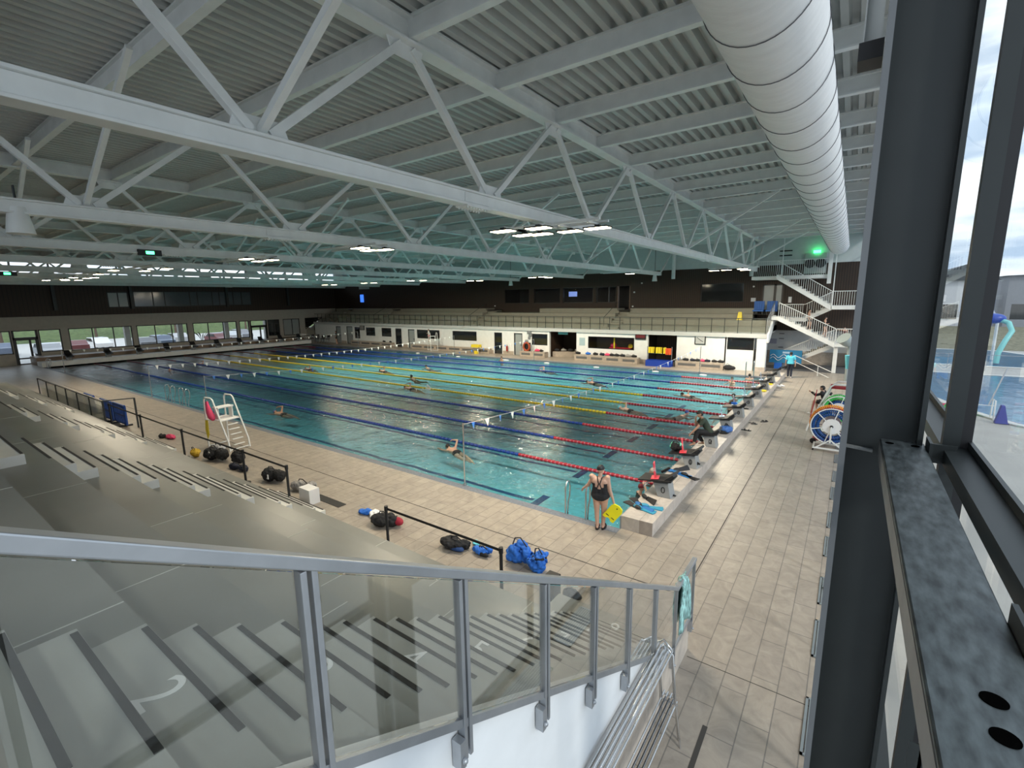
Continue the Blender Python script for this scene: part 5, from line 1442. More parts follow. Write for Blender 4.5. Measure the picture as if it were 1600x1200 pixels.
t = thing('yellow_trolley', 'small steel trolley with yellow basket on the far deck', 'trolley', (-26.8, 26.9, 0), world=True)
m = MB()
for xx in (-27.3, -26.3):
    for yy in (26.7, 27.2): m.cyl((xx, yy, 0), (xx, yy, .75), .02, n=6)
m.build('frame', M_steel, t); MB().bx(-27.3, -26.3, 26.7, 27.2, .65, .95).build('basket', M_yellow, t, bevel=.02); MB().bx(-26.95, -26.6, 26.75, 27.1, 0, .3).build('bucket', M_yellow, t)
for k, (x, z, s) in enumerate(((-21.0, 2.35, .22), (-20.9, 2.05, .16), (-21.0, 1.75, .12), (-21.3, 1.4, .15))):
    m = MB(); m.bx(x - s, x + s, YW - .12, YW - .002, z - s, z + s); solo(m, 'wall_box', mat('grey_box', (.2, .21, .22), .5), 'small grey box on the wall beside the grey door, %s from the top' % (ORD[k] if k else 'first'), 'box', bevel=.02)
t = thing('wall_speaker', 'framed grey picture between the far corner door and window', 'picture', (-46.3, YW, 2.2), world=True)
MB().bx(-46.8, -45.9, YW - .06, YW - .002, 1.85, 2.45).build('frame', M_dark, t); MB().bx(-46.7, -46.0, YW - .07, YW - .06, 1.93, 2.38).build('picture_face', M_greyfab, t)
# wheelchairs / dark trolleys heaped in the far corner
for k in range(6):
    x, y = -55.5 + .62 * k, 26.6 + .35 * (k % 2)
    t = thing('folding_chair', 'dark stacked chair with thin steel frame in the far left corner, %s from the left' % (ORD[k] if k else 'first'), 'chair', (x, y, 0))
    m = MB()
    for s in (-.2, .2): m.tube([(-.25, s, 0), (.2, s, .75), (.3, s, 1.15)], .018, n=5); m.tube([(.25, s, 0), (-.2, s, .7)], .018, n=5)
    m.build('frame_tube', M_steel, t); MB().bx(-.22, .25, -.2, .2, .55, .62).build('seat', M_black, t); MB().bx(.24, .29, -.2, .2, .75, 1.1).build('backrest', M_black, t)
# long arched lane line reel in the corner
t = thing('wire_cage', 'tangle of thin steel hoops in the far left corner', 'cage', (-56.0, 25.0, 0), world=True)
for k in range(6): MB().tube([(-57.3 + .5 * k + .3 * math.cos(a), 25.5 + 1.0 * math.cos(a), 1.25 * math.sin(a)) for a in [PI * i / 12 for i in range(13)]], .02, n=5).build('hoop', M_steel, t)
# hanging screen high in the corner
t = thing('projector_box', 'white box hanging from the roof in the far corner', 'screen', (-50.0, 32, 5.4), world=True)
MB().bx(-49.4, -47.9, 30.2, 30.7, 7.0, 7.75).build('housing', mat('grey_housing', (.5, .52, .52), .5), t); MB().bx(-48.7, -48.6, 30.35, 30.45, 7.75, 9.5).build('hanger', M_steelwhite, t)
m = MB(); m.bx(-52.85, -52.2, 32.9, 33.0, 5.3, 6.35); solo(m, 'wall_screen', mat('blue_glow', (.05, .2, .9), .5, emis=.8), 'small blue lit screen on the timber wall in the far corner', 'screen')
# ---- lane rope reels and lifeguard frame by the glass wall
def reel(cx, cy, R, bands, lb, z0):
    t = thing('lane_rope_reel', lb, 'rope reel', (cx, cy, 0), world=True)
    w = .28
    for s in (-w, w):
        m = MB()
        m.tube([(cx + R * math.cos(2 * PI * i / 36), cy + s, z0 + R * math.sin(2 * PI * i / 36)) for i in range(36)], .022, n=6, closed=True)
        for k in range(6):
            a = PI * k / 3 + .25; m.bar((cx + .25 * math.cos(a), cy + s, z0 + .25 * math.sin(a)), (cx + R * math.cos(a), cy + s, z0 + R * math.sin(a)), .035, .03)
        m.build('reel_rim', M_steelwhite, t)
        MB().cyl((cx, cy + s - .012, z0), (cx, cy + s + .012, z0), .27, n=28).build('hub_disc', M_whitep, t)
    MB().cyl((cx, cy - w - .06, z0), (cx, cy + w + .06, z0), .05, n=10).build('axle', M_black, t)
    for (r0, mt, nm_, yy0, yy1, rr_) in bands:
        for q in range(yy0, yy1):
            y = cy + q * .11
            m = MB(); n = int(2 * PI * r0 / .055)
            for i in range(n):
                a0 = 2 * PI * i / n; a1 = a0 + 2 * PI / n * .68
                m.cyl((cx + r0 * math.cos(a0), y, z0 + r0 * math.sin(a0)), (cx + r0 * math.cos(a1), y, z0 + r0 * math.sin(a1)), rr_, n=7)
            m.build('coiled_' + nm_ + '_floats', mt, t)['kind'] = 'stuff'
    m = MB()
    for s in (-w - .06, w + .06):
        m.bar((cx, cy + s, z0), (cx, cy + s, .35), .05, .05); m.bar((cx, cy + s, .45), (cx - .42, cy + s, .12), .04, .04); m.bar((cx, cy + s, .45), (cx + .42, cy + s, .12), .04, .04)
        m.bar((cx - .5, cy + s, .12), (cx + .5, cy + s, .12), .05, .05)
    for s in (-.48, .48): m.bar((cx + s, cy - w - .06, .12), (cx + s, cy + w + .06, .12), .05, .05)
    m.build('stand_frame', M_steelwhite, t)
    for sx in (-.48, .48):
        for s in (-w, w): MB().cyl((cx + sx - .02, cy + s, .05), (cx + sx + .02, cy + s, .05), .05, n=12).build('castor', M_black, t)
M_refl = mat('deep_blue_float', (.01, .08, .30), .45)
reel(3.82, 9.55, .62, [(.55, M_refl, 'blue', -2, 0, .065), (.42, M_refl, 'blue', -2, 0, .06), (.56, M_red, 'red', 0, 1, .068), (.62, M_orange, 'orange', 1, 3, .07)], 'lane rope reel with blue floats in front and orange ones behind', .92)
reel(3.95, 12.2, .52, [(.46, M_green, 'green', -2, 3, .075), (.3, M_refl, 'blue', -2, 2, .06)], 'lane rope reel with bright green floats behind the white frame', 1.0)
t = thing('lifeguard_chair', 'white slanting tube frame of a lifeguard seat by the glass wall', 'lifeguard chair', (3.5, 12.8, 0), world=True)
m = MB(); m.tube([(2.95, 12.0, 0), (3.0, 12.0, .25), (3.62, 12.15, 1.85), (3.75, 12.15, 1.95), (4.3, 12.15, 1.95)], .035, n=8); m.tube([(3.1, 13.0, 0), (3.7, 13.0, 1.85), (3.85, 13.0, 1.95), (4.3, 13.0, 1.95)], .03, n=8)
m.bar((3.3, 12.08, 1.1), (4.3, 12.08, 1.1), .04, .04); m.build('tube_frame', M_steelwhite, t)
MB().cyl((3.15, 12.0, .06), (3.2, 12.0, .06), .08, n=14).build('castor', M_whitep, t)
MB().bx(3.6, 4.3, 12.3, 12.9, 1.75, 1.85).build('seat_pad', mat('dark_red_pad', (.3, .02, .03), .6), t)
t = thing('red_trolley', 'low red trolley with black wheels beneath the blue rope reel', 'trolley', (3.5, 10.35, 0), world=True)
MB().bx(3.25, 4.2, 10.2, 10.5, .12, .2).build('trolley_bed', mat('dark_red_paint', (.28, .01, .01), .4), t); MB().cyl((3.28, 10.16, .1), (3.28, 10.2, .1), .1, n=16).build('wheel', M_black, t)
m = MB(); m.cyl((2.93, 14.6, .0), (3.08, 14.75, 1.25), .018, n=8); solo(m, 'red_pole', M_red, 'thin red pole held upright by the seated man in black', 'pole')
m = MB(); m.cyl((4.2, 20.0, 1.6), (4.2, 20.0, 2.3), .18, .26, n=18); solo(m, 'turquoise_cover', M_cyan, 'turquoise thing hanging beside the glass wall', 'cover')
m = MB(); m.prism([(4.0, .05 - .1, 0), (4.1, -.25, 0.05), (4.25, -.1, .22), (4.2, .12, 0)], (.08, 0, 0)); solo(m, 'black_shoe', M_black, 'black shoe peeping out beside the column', 'shoe')
t = thing('cone_lamp', 'grey cone shaped lamp shade hanging by the glass wall near the stairs', 'lamp', (4.1, 26.2, 2.2), world=True)
MB().cyl((3.75, 26.0, 2.75), (4.05, 26.3, 2.35), .42, .25, n=24).build('shade', mat('grey_shade', (.35, .40, .40), .35), t); MB().cyl((4.1, 26.35, 0), (4.1, 26.35, 2.5), .09, n=12).build('pole', mat('grey_pole', (.3, .34, .34), .4), t)
# ================================================================== PEOPLE
V = Vector
class Body:
    """local frame: x = the person's right, y = forward, z = up"""
    def __init__(self):
        self.m = MB(); self.b = []
    def cap(self, nm, a, b, r0, r1, n=14):
        a, b = V(a), V(b)
        self.m.cyl(a, b, r0, r1, n=n); self.m.ell(a, r0, nu=n, nv=8); self.m.ell(b, r1, nu=n, nv=8)
        self.b.append((nm, a, b, max(r0, r1)))
    def ell(self, nm, c, r, mtx=None):
        self.m.ell(c, r, nu=18, nv=12, mtx=mtx); c = V(c); self.b.append((nm, c, c + V((0, 0, .001)), max(r)))
    def hand(self, nm, w, d, pn, th, curl=.5, L=.17):
        """w wrist, d finger direction, pn palm normal, th side of the thumb"""
        w, d, pn, th = V(w), V(d).normalized(), V(pn).normalized(), V(th).normalized()
        self.cap(nm, w + d * .01, w + d * .07, .026, .030, 10)
        for s in (-.018, .018): self.cap(nm, w + d * .03 + th * s, w + d * .075 + th * s, .016, .017, 8)
        for k, (s, l) in enumerate(((.030, .068), (.010, .078), (-.010, .072), (-.029, .058))):
            p = w + d * .082 + th * s
            c1, c2 = .5 * curl, 1.3 * curl
            q = p + (d * math.cos(c1) + pn * math.sin(c1)) * l * .55
            e = q + (d * math.cos(c2) + pn * math.sin(c2)) * l * .5
            self.cap(nm, p, q, .0095, .009, 8); self.cap(nm, q, e, .009, .0075, 8)
        p = w + d * .025 + th * .026; q = p + (th * .8 + d * .6 + pn * .4).normalized() * .042; e = q + (th * .25 + d * .9 + pn * .5).normalized() * .03
        self.cap(nm, p, q, .012, .0105, 8); self.cap(nm, q, e, .0105, .009, 8)
    def head(self, c, yaw=0.0, pitch=0.0, s=1.0):
        R = Matrix.Rotation(yaw, 3, 'Z') @ Matrix.Rotation(pitch, 3, 'X')
        c = V(c); self.hc, self.hR, self.hs = c, R, s
        def P(x, y, z): return c + R @ V((x * s, y * s, z * s))
        self.ell('head', P(0, -.008, .02), (.074 * s, .092 * s, .098 * s), R)
        self.ell('head', P(0, .022, -.035), (.058 * s, .066 * s, .075 * s), R)
        self.ell('head', P(0, .055, -.082), (.028 * s, .028 * s, .022 * s), R)
        self.cap('nose', P(0, .082, .012), P(0, .102, -.022), .009 * s, .013 * s, 8)
        for sx in (-1, 1): self.ell('ear', P(.076 * sx, -.008, -.005), (.010 * s, .020 * s, .030 * s), R)
    def build(self, name, parent, skin, voxel=.011, smooth=4):
        me = self.m.mesh(name)
        o = bpy.data.objects.new(name, me); COL.objects.link(o)
        rm = o.modifiers.new('r', 'REMESH'); rm.mode = 'VOXEL'; rm.voxel_size = voxel
        sm = o.modifiers.new('s', 'SMOOTH'); sm.factor = .5; sm.iterations = smooth
        bpy.context.view_layer.update()
        me2 = bpy.data.meshes.new_from_object(o.evaluated_get(bpy.context.evaluated_depsgraph_get()))
        o.modifiers.clear(); o.data = me2
        me2.polygons.foreach_set('use_smooth', [True] * len(me2.polygons))
        me2.materials.clear(); me2.materials.append(skin)
        o.parent = parent; self.o = o; self.root = parent
        # nearest bone per face
        self.near = []
        B = self.b
        for p in me2.polygons:
            c = p.center; best, bd, bt = None, 9, 0
            for nm, a, b, r in B:
                ab = b - a; L = ab.length_squared
                t = max(0, min(1, (c - a).dot(ab) / L)) if L else 0
                d = (c - (a + ab * t)).length / max(r, .02)
                if d < bd: best, bd, bt = nm, d, t
            self.near.append((best, bt))
        return o
    def face(self, lips=True):
        c, R, s = self.hc, self.hR, self.hs
        for sx in (-1, 1):
            p = c + R @ V((.030 * sx * s, .078 * s, .010 * s))
            e = MB(); e.ell(p, .011 * s, nu=10, nv=7); e.build('eye', M_whitep, self.root)
            e = MB(); e.ell(p + R @ V((0, .007 * s, 0)), .0065 * s, nu=8, nv=6); e.build('pupil', M_hair, self.root)
            e = MB(); e.bar(p + R @ V((-.016 * s, .008 * s, .020 * s)), p + R @ V((.016 * s, .008 * s, .020 * s)), .008, .005); e.build('eyebrow', M_hair, self.root)
        if lips:
            e = MB(); e.ell(c + R @ V((0, .083 * s, -.055 * s)), (.022 * s, .007 * s, .006 * s), nu=10, nv=6, mtx=R); e.build('mouth', mat('lip_red', (.45, .16, .14), .5), self.root)
    def cloth(self, name, mt, pred, off=.006, smooth=0):
        me = self.o.data
        idx = [i for i, p in enumerate(me.polygons) if pred(self.near[i][0], self.near[i][1], p.center)]
        if not idx: return None
        vm, vs, fs = {}, [], []
        for i in idx:
            f = []
            for v in me.polygons[i].vertices:
                if v not in vm:
                    vm[v] = len(vs); vs.append(me.vertices[v].co + me.vertices[v].normal * off)
                f.append(vm[v])
            fs.append(tuple(f))
        m = bpy.data.meshes.new(name); m.from_pydata([tuple(v) for v in vs], [], fs)
        m.polygons.foreach_set('use_smooth', [True] * len(fs)); m.materials.append(mt); m.update()
        o = bpy.data.objects.new(name, m); COL.objects.link(o); o.parent = self.root
        sd = o.modifiers.new('t', 'SOLIDIFY'); sd.thickness = -min(off * .8, .004) if off < .01 else -off * .6; sd.offset = 1
        if smooth:
            q = o.modifiers.new('s', 'SMOOTH'); q.factor = .5; q.iterations = smooth
        return o
    def hair(self, mt, off=.012, cut=.0, back=-.02, name='hair'):
        c, R, s = self.hc, self.hR, self.hs; Ri = R.inverted()
        def pr(nm, t, p):
            q = (Ri @ (p - c)) / s
            return nm in ('head', 'ear') and (q.z > .045 + cut or (q.y < back and q.z > -.06))
        return self.cloth(name, mt, pr, off)
    def capp(self, mt, name='swim_cap'):
        c, R, s = self.hc, self.hR, self.hs; Ri = R.inverted()
        return self.cloth(name, mt, lambda nm, t, p: nm in ('head', 'ear') and ((Ri @ (p - c)) / s).z > .012 - .35 * ((Ri @ (p - c)) / s).y * -0.5, .006)

def torso(B, pel, che, right, w_hip=.10, w_sh=.15, k=1.0):
    """trunk from pelvis to chest; right = unit vector to the person's right"""
    pel, che, r = V(pel), V(che), V(right)
    up = (che - pel).normalized()
    for s in (-1, 1):
        B.cap('torso', pel + r * s * w_hip * .75 * k, pel + up * .2 * k + r * s * .055 * k, .105 * k, .090 * k)
        B.cap('torso', pel + up * .2 * k + r * s * .055 * k, che + r * s * .085 * k, .092 * k, .098 * k)
        B.cap('torso', che + r * s * .08 * k, che + up * .09 * k + r * s * w_sh * k, .085 * k, .058 * k)
    B.cap('torso', pel, che, .10 * k, .105 * k)
def limb(B, nm, a, b, c, r0, r1, r2, r3=None):
    a, b, c = V(a), V(b), V(c)
    B.cap(nm + '_upper', a, b, r0, r1); B.cap(nm + '_lower', b, b + (c - b) * .35, r1, (r1 + r2) / 2 * 1.12); B.cap(nm + '_lower', b + (c - b) * .35, c, (r1 + r2) / 2 * 1.12, r2)
def foot(B, ank, d, s=1.0):
    ank, d = V(ank), V(d).normalized(); z = V((0, 0, 1))
    B.cap('foot', ank - d * .03 - z * .035, ank + d * .11 - z * .05, .032 * s, .026 * s, 10)
    side = d.cross(z).normalized()
    for k, o in enumerate((-.022, -.008, .006, .02)): B.cap('foot', ank + d * .10 + side * o - z * .055, ank + d * (.155 - .008 * k) + side * o - z * .062, .013, .010, 8)

# ---- woman in a black swimsuit holding a yellow kickboard
t = thing('person', 'person in black swimsuit and black cap standing at the pool edge, holding a yellow kickboard', 'person', (-.41, -.29, 0), .30)
B = Body()
torso(B, (0, 0, .86), (-.02, .0, 1.20), (1, 0, 0), .13, .165, 1.12)
B.cap('hip', (-.075, -.02, .83), (.075, -.02, .83), .135, .135)
B.cap('neck', (-.02, 0, 1.28), (-.01, .01, 1.38), .05, .047)
B.head((-.005, .02, 1.475), yaw=-.75, pitch=-.12)
limb(B, 'leg', (-.09, 0, .80), (-.08, .01, .44), (-.06, -.02, .09), .098, .062, .04)
limb(B, 'leg', (.09, 0, .80), (.085, .03, .44), (.07, .03, .09), .10, .063, .041)
foot(B, (-.06, -.02, .09), (-.05, 1, 0)); foot(B, (.07, .03, .09), (.15, 1, 0))
limb(B, 'armL', (-.19, 0, 1.27), (-.30, .08, 1.05), (-.40, .22, .92), .054, .042, .029)
B.hand('handL', (-.40, .22, .92), (-.55, .4, -.55), (0, -.4, -.9), (.6, .7, 0), .9)
limb(B, 'armR', (.16, 0, 1.27), (.22, -.03, 1.0), (.30, -.04, .78), .055, .043, .029)
B.hand('handR', (.30, -.04, .78), (.25, .0, -1), (-.5, .8, 0), (.1, 1, .2), .8)
B.build('body', t, M_skin, .0095)
def suit(nm, tt, p):
    x, y, z = p
    if nm == 'leg_upper': return z > .79 - .18 * (abs(x) - .02) and z > .755 + .55 * (abs(x) - .05)
    if nm not in ('torso', 'hip'): return False
    if z < .755 + .5 * max(0, abs(x + .0) - .05): return False
    if y > 0: return z < 1.22 or abs(abs(x + .02) - .075) < .014
    if z < 1.03: return True
    if z < 1.08: return abs(x + .02) > .035 + 0 or z < 1.04
    return abs(abs(x + .02) - max(.012, .012 + .32 * abs(z - 1.17))) < .013 and z < 1.34 or (z < 1.17 and abs(x + .02) > .10 + .0 * z)
B.cloth('swimsuit', M_blackcloth, suit, .004)
B.capp(M_black); B.face()
for (x, y, d) in ((-.065, .03, -.05), (.085, .08, .15)):
    m = MB(); m.prism([(x + .052 * math.sin(a) + d * .13 * math.cos(a), y + .14 * math.cos(a), 0) for a in [2 * PI * i / 16 for i in range(16)]], (0, 0, .028)); m.build('slipper_sole', M_black, t)
    m = MB(); m.tube([(x - .05, y + .05, .03), (x - .03, y + .06, .075), (x + .03, y + .06, .075), (x + .05, y + .05, .03)], .02, n=8); m.build('slipper_strap', M_black, t)
def kickboard(loc, rot, lb):
    t = thing('kickboard', lb, 'kickboard', loc); t.rotation_euler = rot
    m = MB(); pts = [(-.15, -.24), (-.06, -.24), (-.03, -.20), (.03, -.20), (.06, -.24), (.15, -.24), (.15, .12), (.11, .20), (0, .23), (-.11, .20), (-.15, .12)]
    m.prism([(x, 0, z) for x, z in pts], (0, .035, 0)); m.build('board', mat('bright_yellow_foam', (.90, .82, .01), .45), t, bevel=.006)
    for s in (-.075, .075): MB().bar((s - .04, -.003, -.14), (s + .04, -.003, -.14), .004, .018).build('black_print', M_black, t)
    m = MB(); m.cyl((0, -.004, .14), (0, .039, .14), .016, n=10); m.build('hand_hole', M_black, t)
kickboard((-.41 + .36, -.29 - .06, .52), (.12, .62, .25), 'bright yellow kickboard held in the hand of the person in the black swimsuit')

# ---- man in dark shirt sitting on the third block
t = thing('person', 'person in dark green shirt and black trousers sitting on a starting block', 'person', (.42, 6.62, .33), 2.0)
B = Body(); k = 1.0
S = .47
torso(B, (0, 0, S + .08), (.0, .20, S + .42), (1, 0, 0))
B.cap('neck', (0, .24, S + .50), (0, .29, S + .58), .052, .05)
B.head((0, .34, S + .665), yaw=.15, pitch=-.35)
limb(B, 'leg', (-.09, .02, S + .06), (-.12, .42, S + .10), (-.10, .50, S - .34), .085, .062, .04); foot(B, (-.10, .50, S - .33), (0, 1, -.2))
limb(B, 'leg', (.09, .02, S + .05), (.16, .34, S - .08), (.17, .16, .10), .085, .062, .04); foot(B, (.17, .16, .10), (.2, 1, 0))
limb(B, 'armL', (-.18, .24, S + .47), (-.24, .45, S + .25), (-.20, .62, S + .05), .048, .040, .028); B.hand('handL', (-.20, .62, S + .05), (.1, .6, -.8), (0, -.6, -.5), (1, .2, 0), .5)
limb(B, 'armR', (.18, .24, S + .47), (.16, .42, S + .24), (.03, .46, S + .50), .048, .040, .028); B.hand('handR', (.03, .46, S + .50), (-.2, -.1, 1), (-.2, -1, 0), (-1, 0, .2), .7)
B.build('body', t, M_skin2, .011)
M_shirt = mat('dark_green_shirt', (.035, .05, .035), .85)
B.cloth('t_shirt', M_shirt, lambda nm, tt, p: nm == 'torso' or (nm in ('armL_upper', 'armR_upper') and tt < .62), .014, 2)
B.cloth('trousers', M_blackcloth, lambda nm, tt, p: nm == 'leg_upper' or (nm == 'leg_lower' and p.z > (.14 if p.x > 0 else S - .28)) or (nm == 'torso' and p.z < S + .07), .018, 2)
B.hair(M_hair, .022); B.face()
# ---- man in turquoise shirt walking away on the deck
t = thing('person', 'person in turquoise shirt and dark trousers walking away along the deck', 'person', (1.01, 26.07, 0), .15)
B = Body()
torso(B, (0, 0, .95), (0, .02, 1.33), (1, 0, 0), k=1.02)
B.cap('neck', (0, .02, 1.43), (0, .03, 1.51), .052, .05); B.head((0, .04, 1.60))
limb(B, 'leg', (-.09, 0, .92), (-.09, .08, .49), (-.08, -.02, .09), .09, .062, .042); foot(B, (-.08, -.02, .09), (0, 1, 0))
limb(B, 'leg', (.09, 0, .92), (.08, .03, .49), (.07, -.16, .10), .09, .062, .042); foot(B, (.07, -.16, .10), (0, 1, -.1))
limb(B, 'armL', (-.21, .02, 1.41), (-.27, -.02, 1.12), (-.26, .08, .88), .05, .04, .028); B.hand('handL', (-.26, .08, .88), (0, .3, -1), (1, 0, 0), (0, 1, 0))
limb(B, 'armR', (.21, .02, 1.41), (.27, .0, 1.12), (.28, -.05, .87), .05, .04, .028); B.hand('handR', (.28, -.05, .87), (0, .1, -1), (-1, 0, 0), (0, 1, 0))
B.build('body', t, M_skin2, .013)
B.cloth('t_shirt', mat('bright_turquoise_shirt', (.10, .55, .70), .8), lambda nm, tt, p: (nm == 'torso' and p.z > .93) or (nm in ('armL_upper', 'armR_upper') and tt < .7), .018, 2)
B.cloth('trousers', mat('dark_blue_trousers', (.012, .016, .03), .85), lambda nm, tt, p: nm == 'leg_upper' or nm == 'leg_lower' or (nm == 'torso' and p.z <= .95), .016, 2)
B.cloth('shoe', M_whitep, lambda nm, tt, p: nm == 'foot', .01); B.hair(M_hair, .015); B.face()
# ---- seated man in black by the glass wall
t = thing('person', 'person in black top and shorts sitting by the glass wall, holding a red pole', 'person', (3.45, 15.1, 0), 1.25)
B = Body(); S = .55
torso(B, (0, 0, S + .1), (0, .12, S + .46), (1, 0, 0)); B.cap('neck', (0, .14, S + .55), (0, .18, S + .62), .052, .05); B.head((0, .2, S + .71), yaw=.2)
limb(B, 'leg', (-.09, 0, S + .08), (-.12, .44, S + .1), (-.12, .52, .12), .085, .062, .042); foot(B, (-.12, .52, .12), (0, 1, 0))
limb(B, 'leg', (.09, 0, S + .08), (.1, .42, S + .1), (.08, .36, .12), .085, .062, .042); foot(B, (.08, .36, .12), (0, 1, 0))
limb(B, 'armL', (-.2, .14, S + .5), (-.2, .36, S + .4), (-.16, .58, S + .52), .05, .04, .028); B.hand('handL', (-.16, .58, S + .52), (0, 1, .3), (1, 0, 0), (0, 0, 1), 1.2)
limb(B, 'armR', (.2, .14, S + .5), (.4, .0, S + .42), (.58, .02, S + .45), .05, .04, .028); B.hand('handR', (.58, .02, S + .45), (1, 0, 0), (0, 0, -1), (0, 1, 0), .6)
B.build('body', t, M_skin, .013)
B.cloth('jacket', M_blackcloth, lambda nm, tt, p: nm == 'torso' or nm in ('armL_upper', 'armR_upper') or (nm in ('armL_lower', 'armR_lower') and tt < .9), .018, 2)
B.cloth('shorts', M_blackcloth, lambda nm, tt, p: nm == 'leg_upper' and tt < .75, .025, 2)
B.cloth('shoe', M_whitep, lambda nm, tt, p: nm == 'foot', .01); B.hair(M_hair, .018); B.face()
m = MB(); m.bx(3.35, 4.2, 14.9, 15.5, .42, .52); m.bx(3.4, 3.46, 14.95, 15.0, 0, .42); m.bx(4.1, 4.16, 15.4, 15.46, 0, .42)
solo(m, 'low_bench', M_dark, 'dark low bench under the seated person in black', 'bench')

# ---- swimmers
def swimmer(lb, x, y, rz, cap=None, hair=None, skin=None, pose='crawl', back=False, s=1.0, suit=None):
    t = thing('person', lb, 'person', (x, y, ZW), rz); t.scale = (s, s, s)
    B = Body(); skin = skin or M_skin
    if pose == 'stand':            # upright in the water, shoulders out, arms under water
        torso(B, (0, 0, -.42), (0, .02, -.08), (1, 0, 0)); B.cap('neck', (0, .02, .05), (0, .03, .13), .052, .05); B.head((0, .05, .225), yaw=.1)
        limb(B, 'armL', (-.2, .02, .0), (-.3, .12, -.15), (-.2, .32, -.14), .05, .04, .028); limb(B, 'armR', (.2, .02, .0), (.32, .1, -.12), (.28, .34, -.12), .05, .04, .028)
        B.hand('handL', (-.2, .32, -.14), (.3, 1, 0), (0, 0, -1), (1, 0, 0)); B.hand('handR', (.28, .34, -.12), (-.2, 1, 0), (0, 0, -1), (-1, 0, 0))
    elif pose == 'armup':          # one arm raised to the head
        torso(B, (0, 0, -.42), (0, .02, -.08), (1, 0, 0)); B.cap('neck', (0, .02, .05), (0, .03, .13), .052, .05); B.head((0, .05, .225), yaw=.2)
        limb(B, 'armL', (-.2, .02, .0), (-.3, .12, -.15), (-.2, .32, -.14), .05, .04, .028); limb(B, 'armR', (.2, .02, .02), (.36, .1, .16), (.22, .06, .38), .048, .038, .027)
        B.hand('handL', (-.2, .32, -.14), (.3, 1, 0), (0, 0, -1), (1, 0, 0)); B.hand('handR', (.22, .06, .38), (-.8, 0, .4), (0, -.3, -1), (0, 1, .3))
    elif pose == 'folded':         # forearms crossed before the chest
        torso(B, (0, 0, -.42), (0, .02, -.0), (1, 0, 0)); B.cap('neck', (0, .02, .12), (0, .03, .2), .052, .05); B.head((0, .05, .295), yaw=0)
        limb(B, 'armL', (-.2, .02, .08), (-.27, .2, -.04), (0, .3, .06), .05, .04, .028); limb(B, 'armR', (.2, .02, .08), (.27, .2, -.04), (.03, .3, .08), .05, .04, .028)
        B.hand('handL', (0, .3, .06), (1, 0, .5), (0, -1, 0), (0, 0, 1)); B.hand('handR', (.03, .3, .08), (-1, 0, .6), (0, -1, 0), (0, 0, 1))
    elif pose == 'crawl':          # front crawl, recovering arm high
        torso(B, (0, -.62, -.08), (0, -.24, -.03), (1, 0, 0)); B.cap('neck', (0, -.12, -.01), (0, -.04, .0), .052, .05)
        B.head((0, .05, .02), pitch=-1.25, yaw=0)
        limb(B, 'leg', (-.09, -.66, -.1), (-.08, -1.05, -.16), (-.08, -1.45, -.1), .085, .06, .04); limb(B, 'leg', (.09, -.66, -.1), (.09, -1.05, -.1), (.08, -1.45, -.18), .085, .06, .04)
        foot(B, (-.08, -1.45, -.08), (0, -1, -.1)); foot(B, (.08, -1.45, -.16), (0, -1, -.1))
        limb(B, 'armL', (-.18, -.16, -.04), (-.24, .12, -.06), (-.2, .38, -.07), .048, .038, .027); B.hand('handL', (-.2, .38, -.07), (0, 1, -.1), (0, 0, -1), (1, 0, 0), .2)
        limb(B, 'armR', (.19, -.18, .02), (.32, -.12, .26), (.26, .16, .22), .048, .038, .027); B.hand('handR', (.26, .16, .22), (-.1, .8, -.5), (0, -.3, -1), (-1, 0, 0), .3)
    elif pose == 'breast':         # breaststroke, head and shoulders out
        torso(B, (0, -.55, -.22), (0, -.2, -.08), (1, 0, 0)); B.cap('neck', (0, -.1, -.0), (0, -.03, .06), .052, .05); B.head((0, .02, .14), pitch=.15)
        limb(B, 'leg', (-.09, -.6, -.22), (-.2, -.95, -.24), (-.3, -1.3, -.2), .085, .06, .04); limb(B, 'leg', (.09, -.6, -.22), (.2, -.95, -.24), (.3, -1.3, -.2), .085, .06, .04)
        foot(B, (-.3, -1.3, -.2), (-.2, -1, 0)); foot(B, (.3, -1.3, -.2), (.2, -1, 0))
        limb(B, 'armL', (-.19, -.14, -.06), (-.34, .06, -.1), (-.18, .26, -.08), .048, .038, .027); limb(B, 'armR', (.19, -.14, -.06), (.34, .06, -.1), (.18, .26, -.08), .048, .038, .027)
        B.hand('handL', (-.18, .26, -.08), (.3, 1, 0), (0, 0, -1), (1, 0, 0)); B.hand('handR', (.18, .26, -.08), (-.3, 1, 0), (0, 0, -1), (-1, 0, 0))
    B.build('body', t, skin, .014, 4)
    if pose in ('crawl', 'breast') or suit: B.cloth('swimsuit', suit or M_blackcloth, (lambda nm, tt, p: nm == 'torso' and (p.y < -.5 if pose in ('crawl', 'breast') else p.z < .02)), .005)
    if cap: B.capp(cap)
    if hair: B.hair(hair, .016)
    if pose != 'crawl': B.face(False)
    return t
M_capblue = mat('blue_swim_cap', (.02, .06, .28), .4); M_capred = mat('red_black_cap', (.16, .012, .02), .4); M_capbeige = mat('beige_swim_cap', (.42, .36, .30), .4)
swimmer('person with beige cap standing in the water behind the nearest starting block', -.50, 4.0 - .2, -1.2 + PI, M_capbeige, pose='stand', skin=M_skin2)
swimmer('person with dark red cap raising an arm to the head, in the nearest lane corner', -.42, 2.35, -.9, M_capred, pose='armup', suit=M_blackcloth)
swimmer('person swimming backwards in the nearest lane, in the middle of the picture', -8.0, 2.6, 1.3, None, M_hair, M_skin, 'crawl')
swimmer('person swimming in the nearest lane, further down the pool at the left', -19.5, 2.1, 1.75, M_capblue, None, M_skin2, 'crawl')
swimmer('person swimming front crawl across the nearest yellow rope, with splash behind', -19.0, 10.4, 1.57, M_black, None, M_skin2, 'crawl')
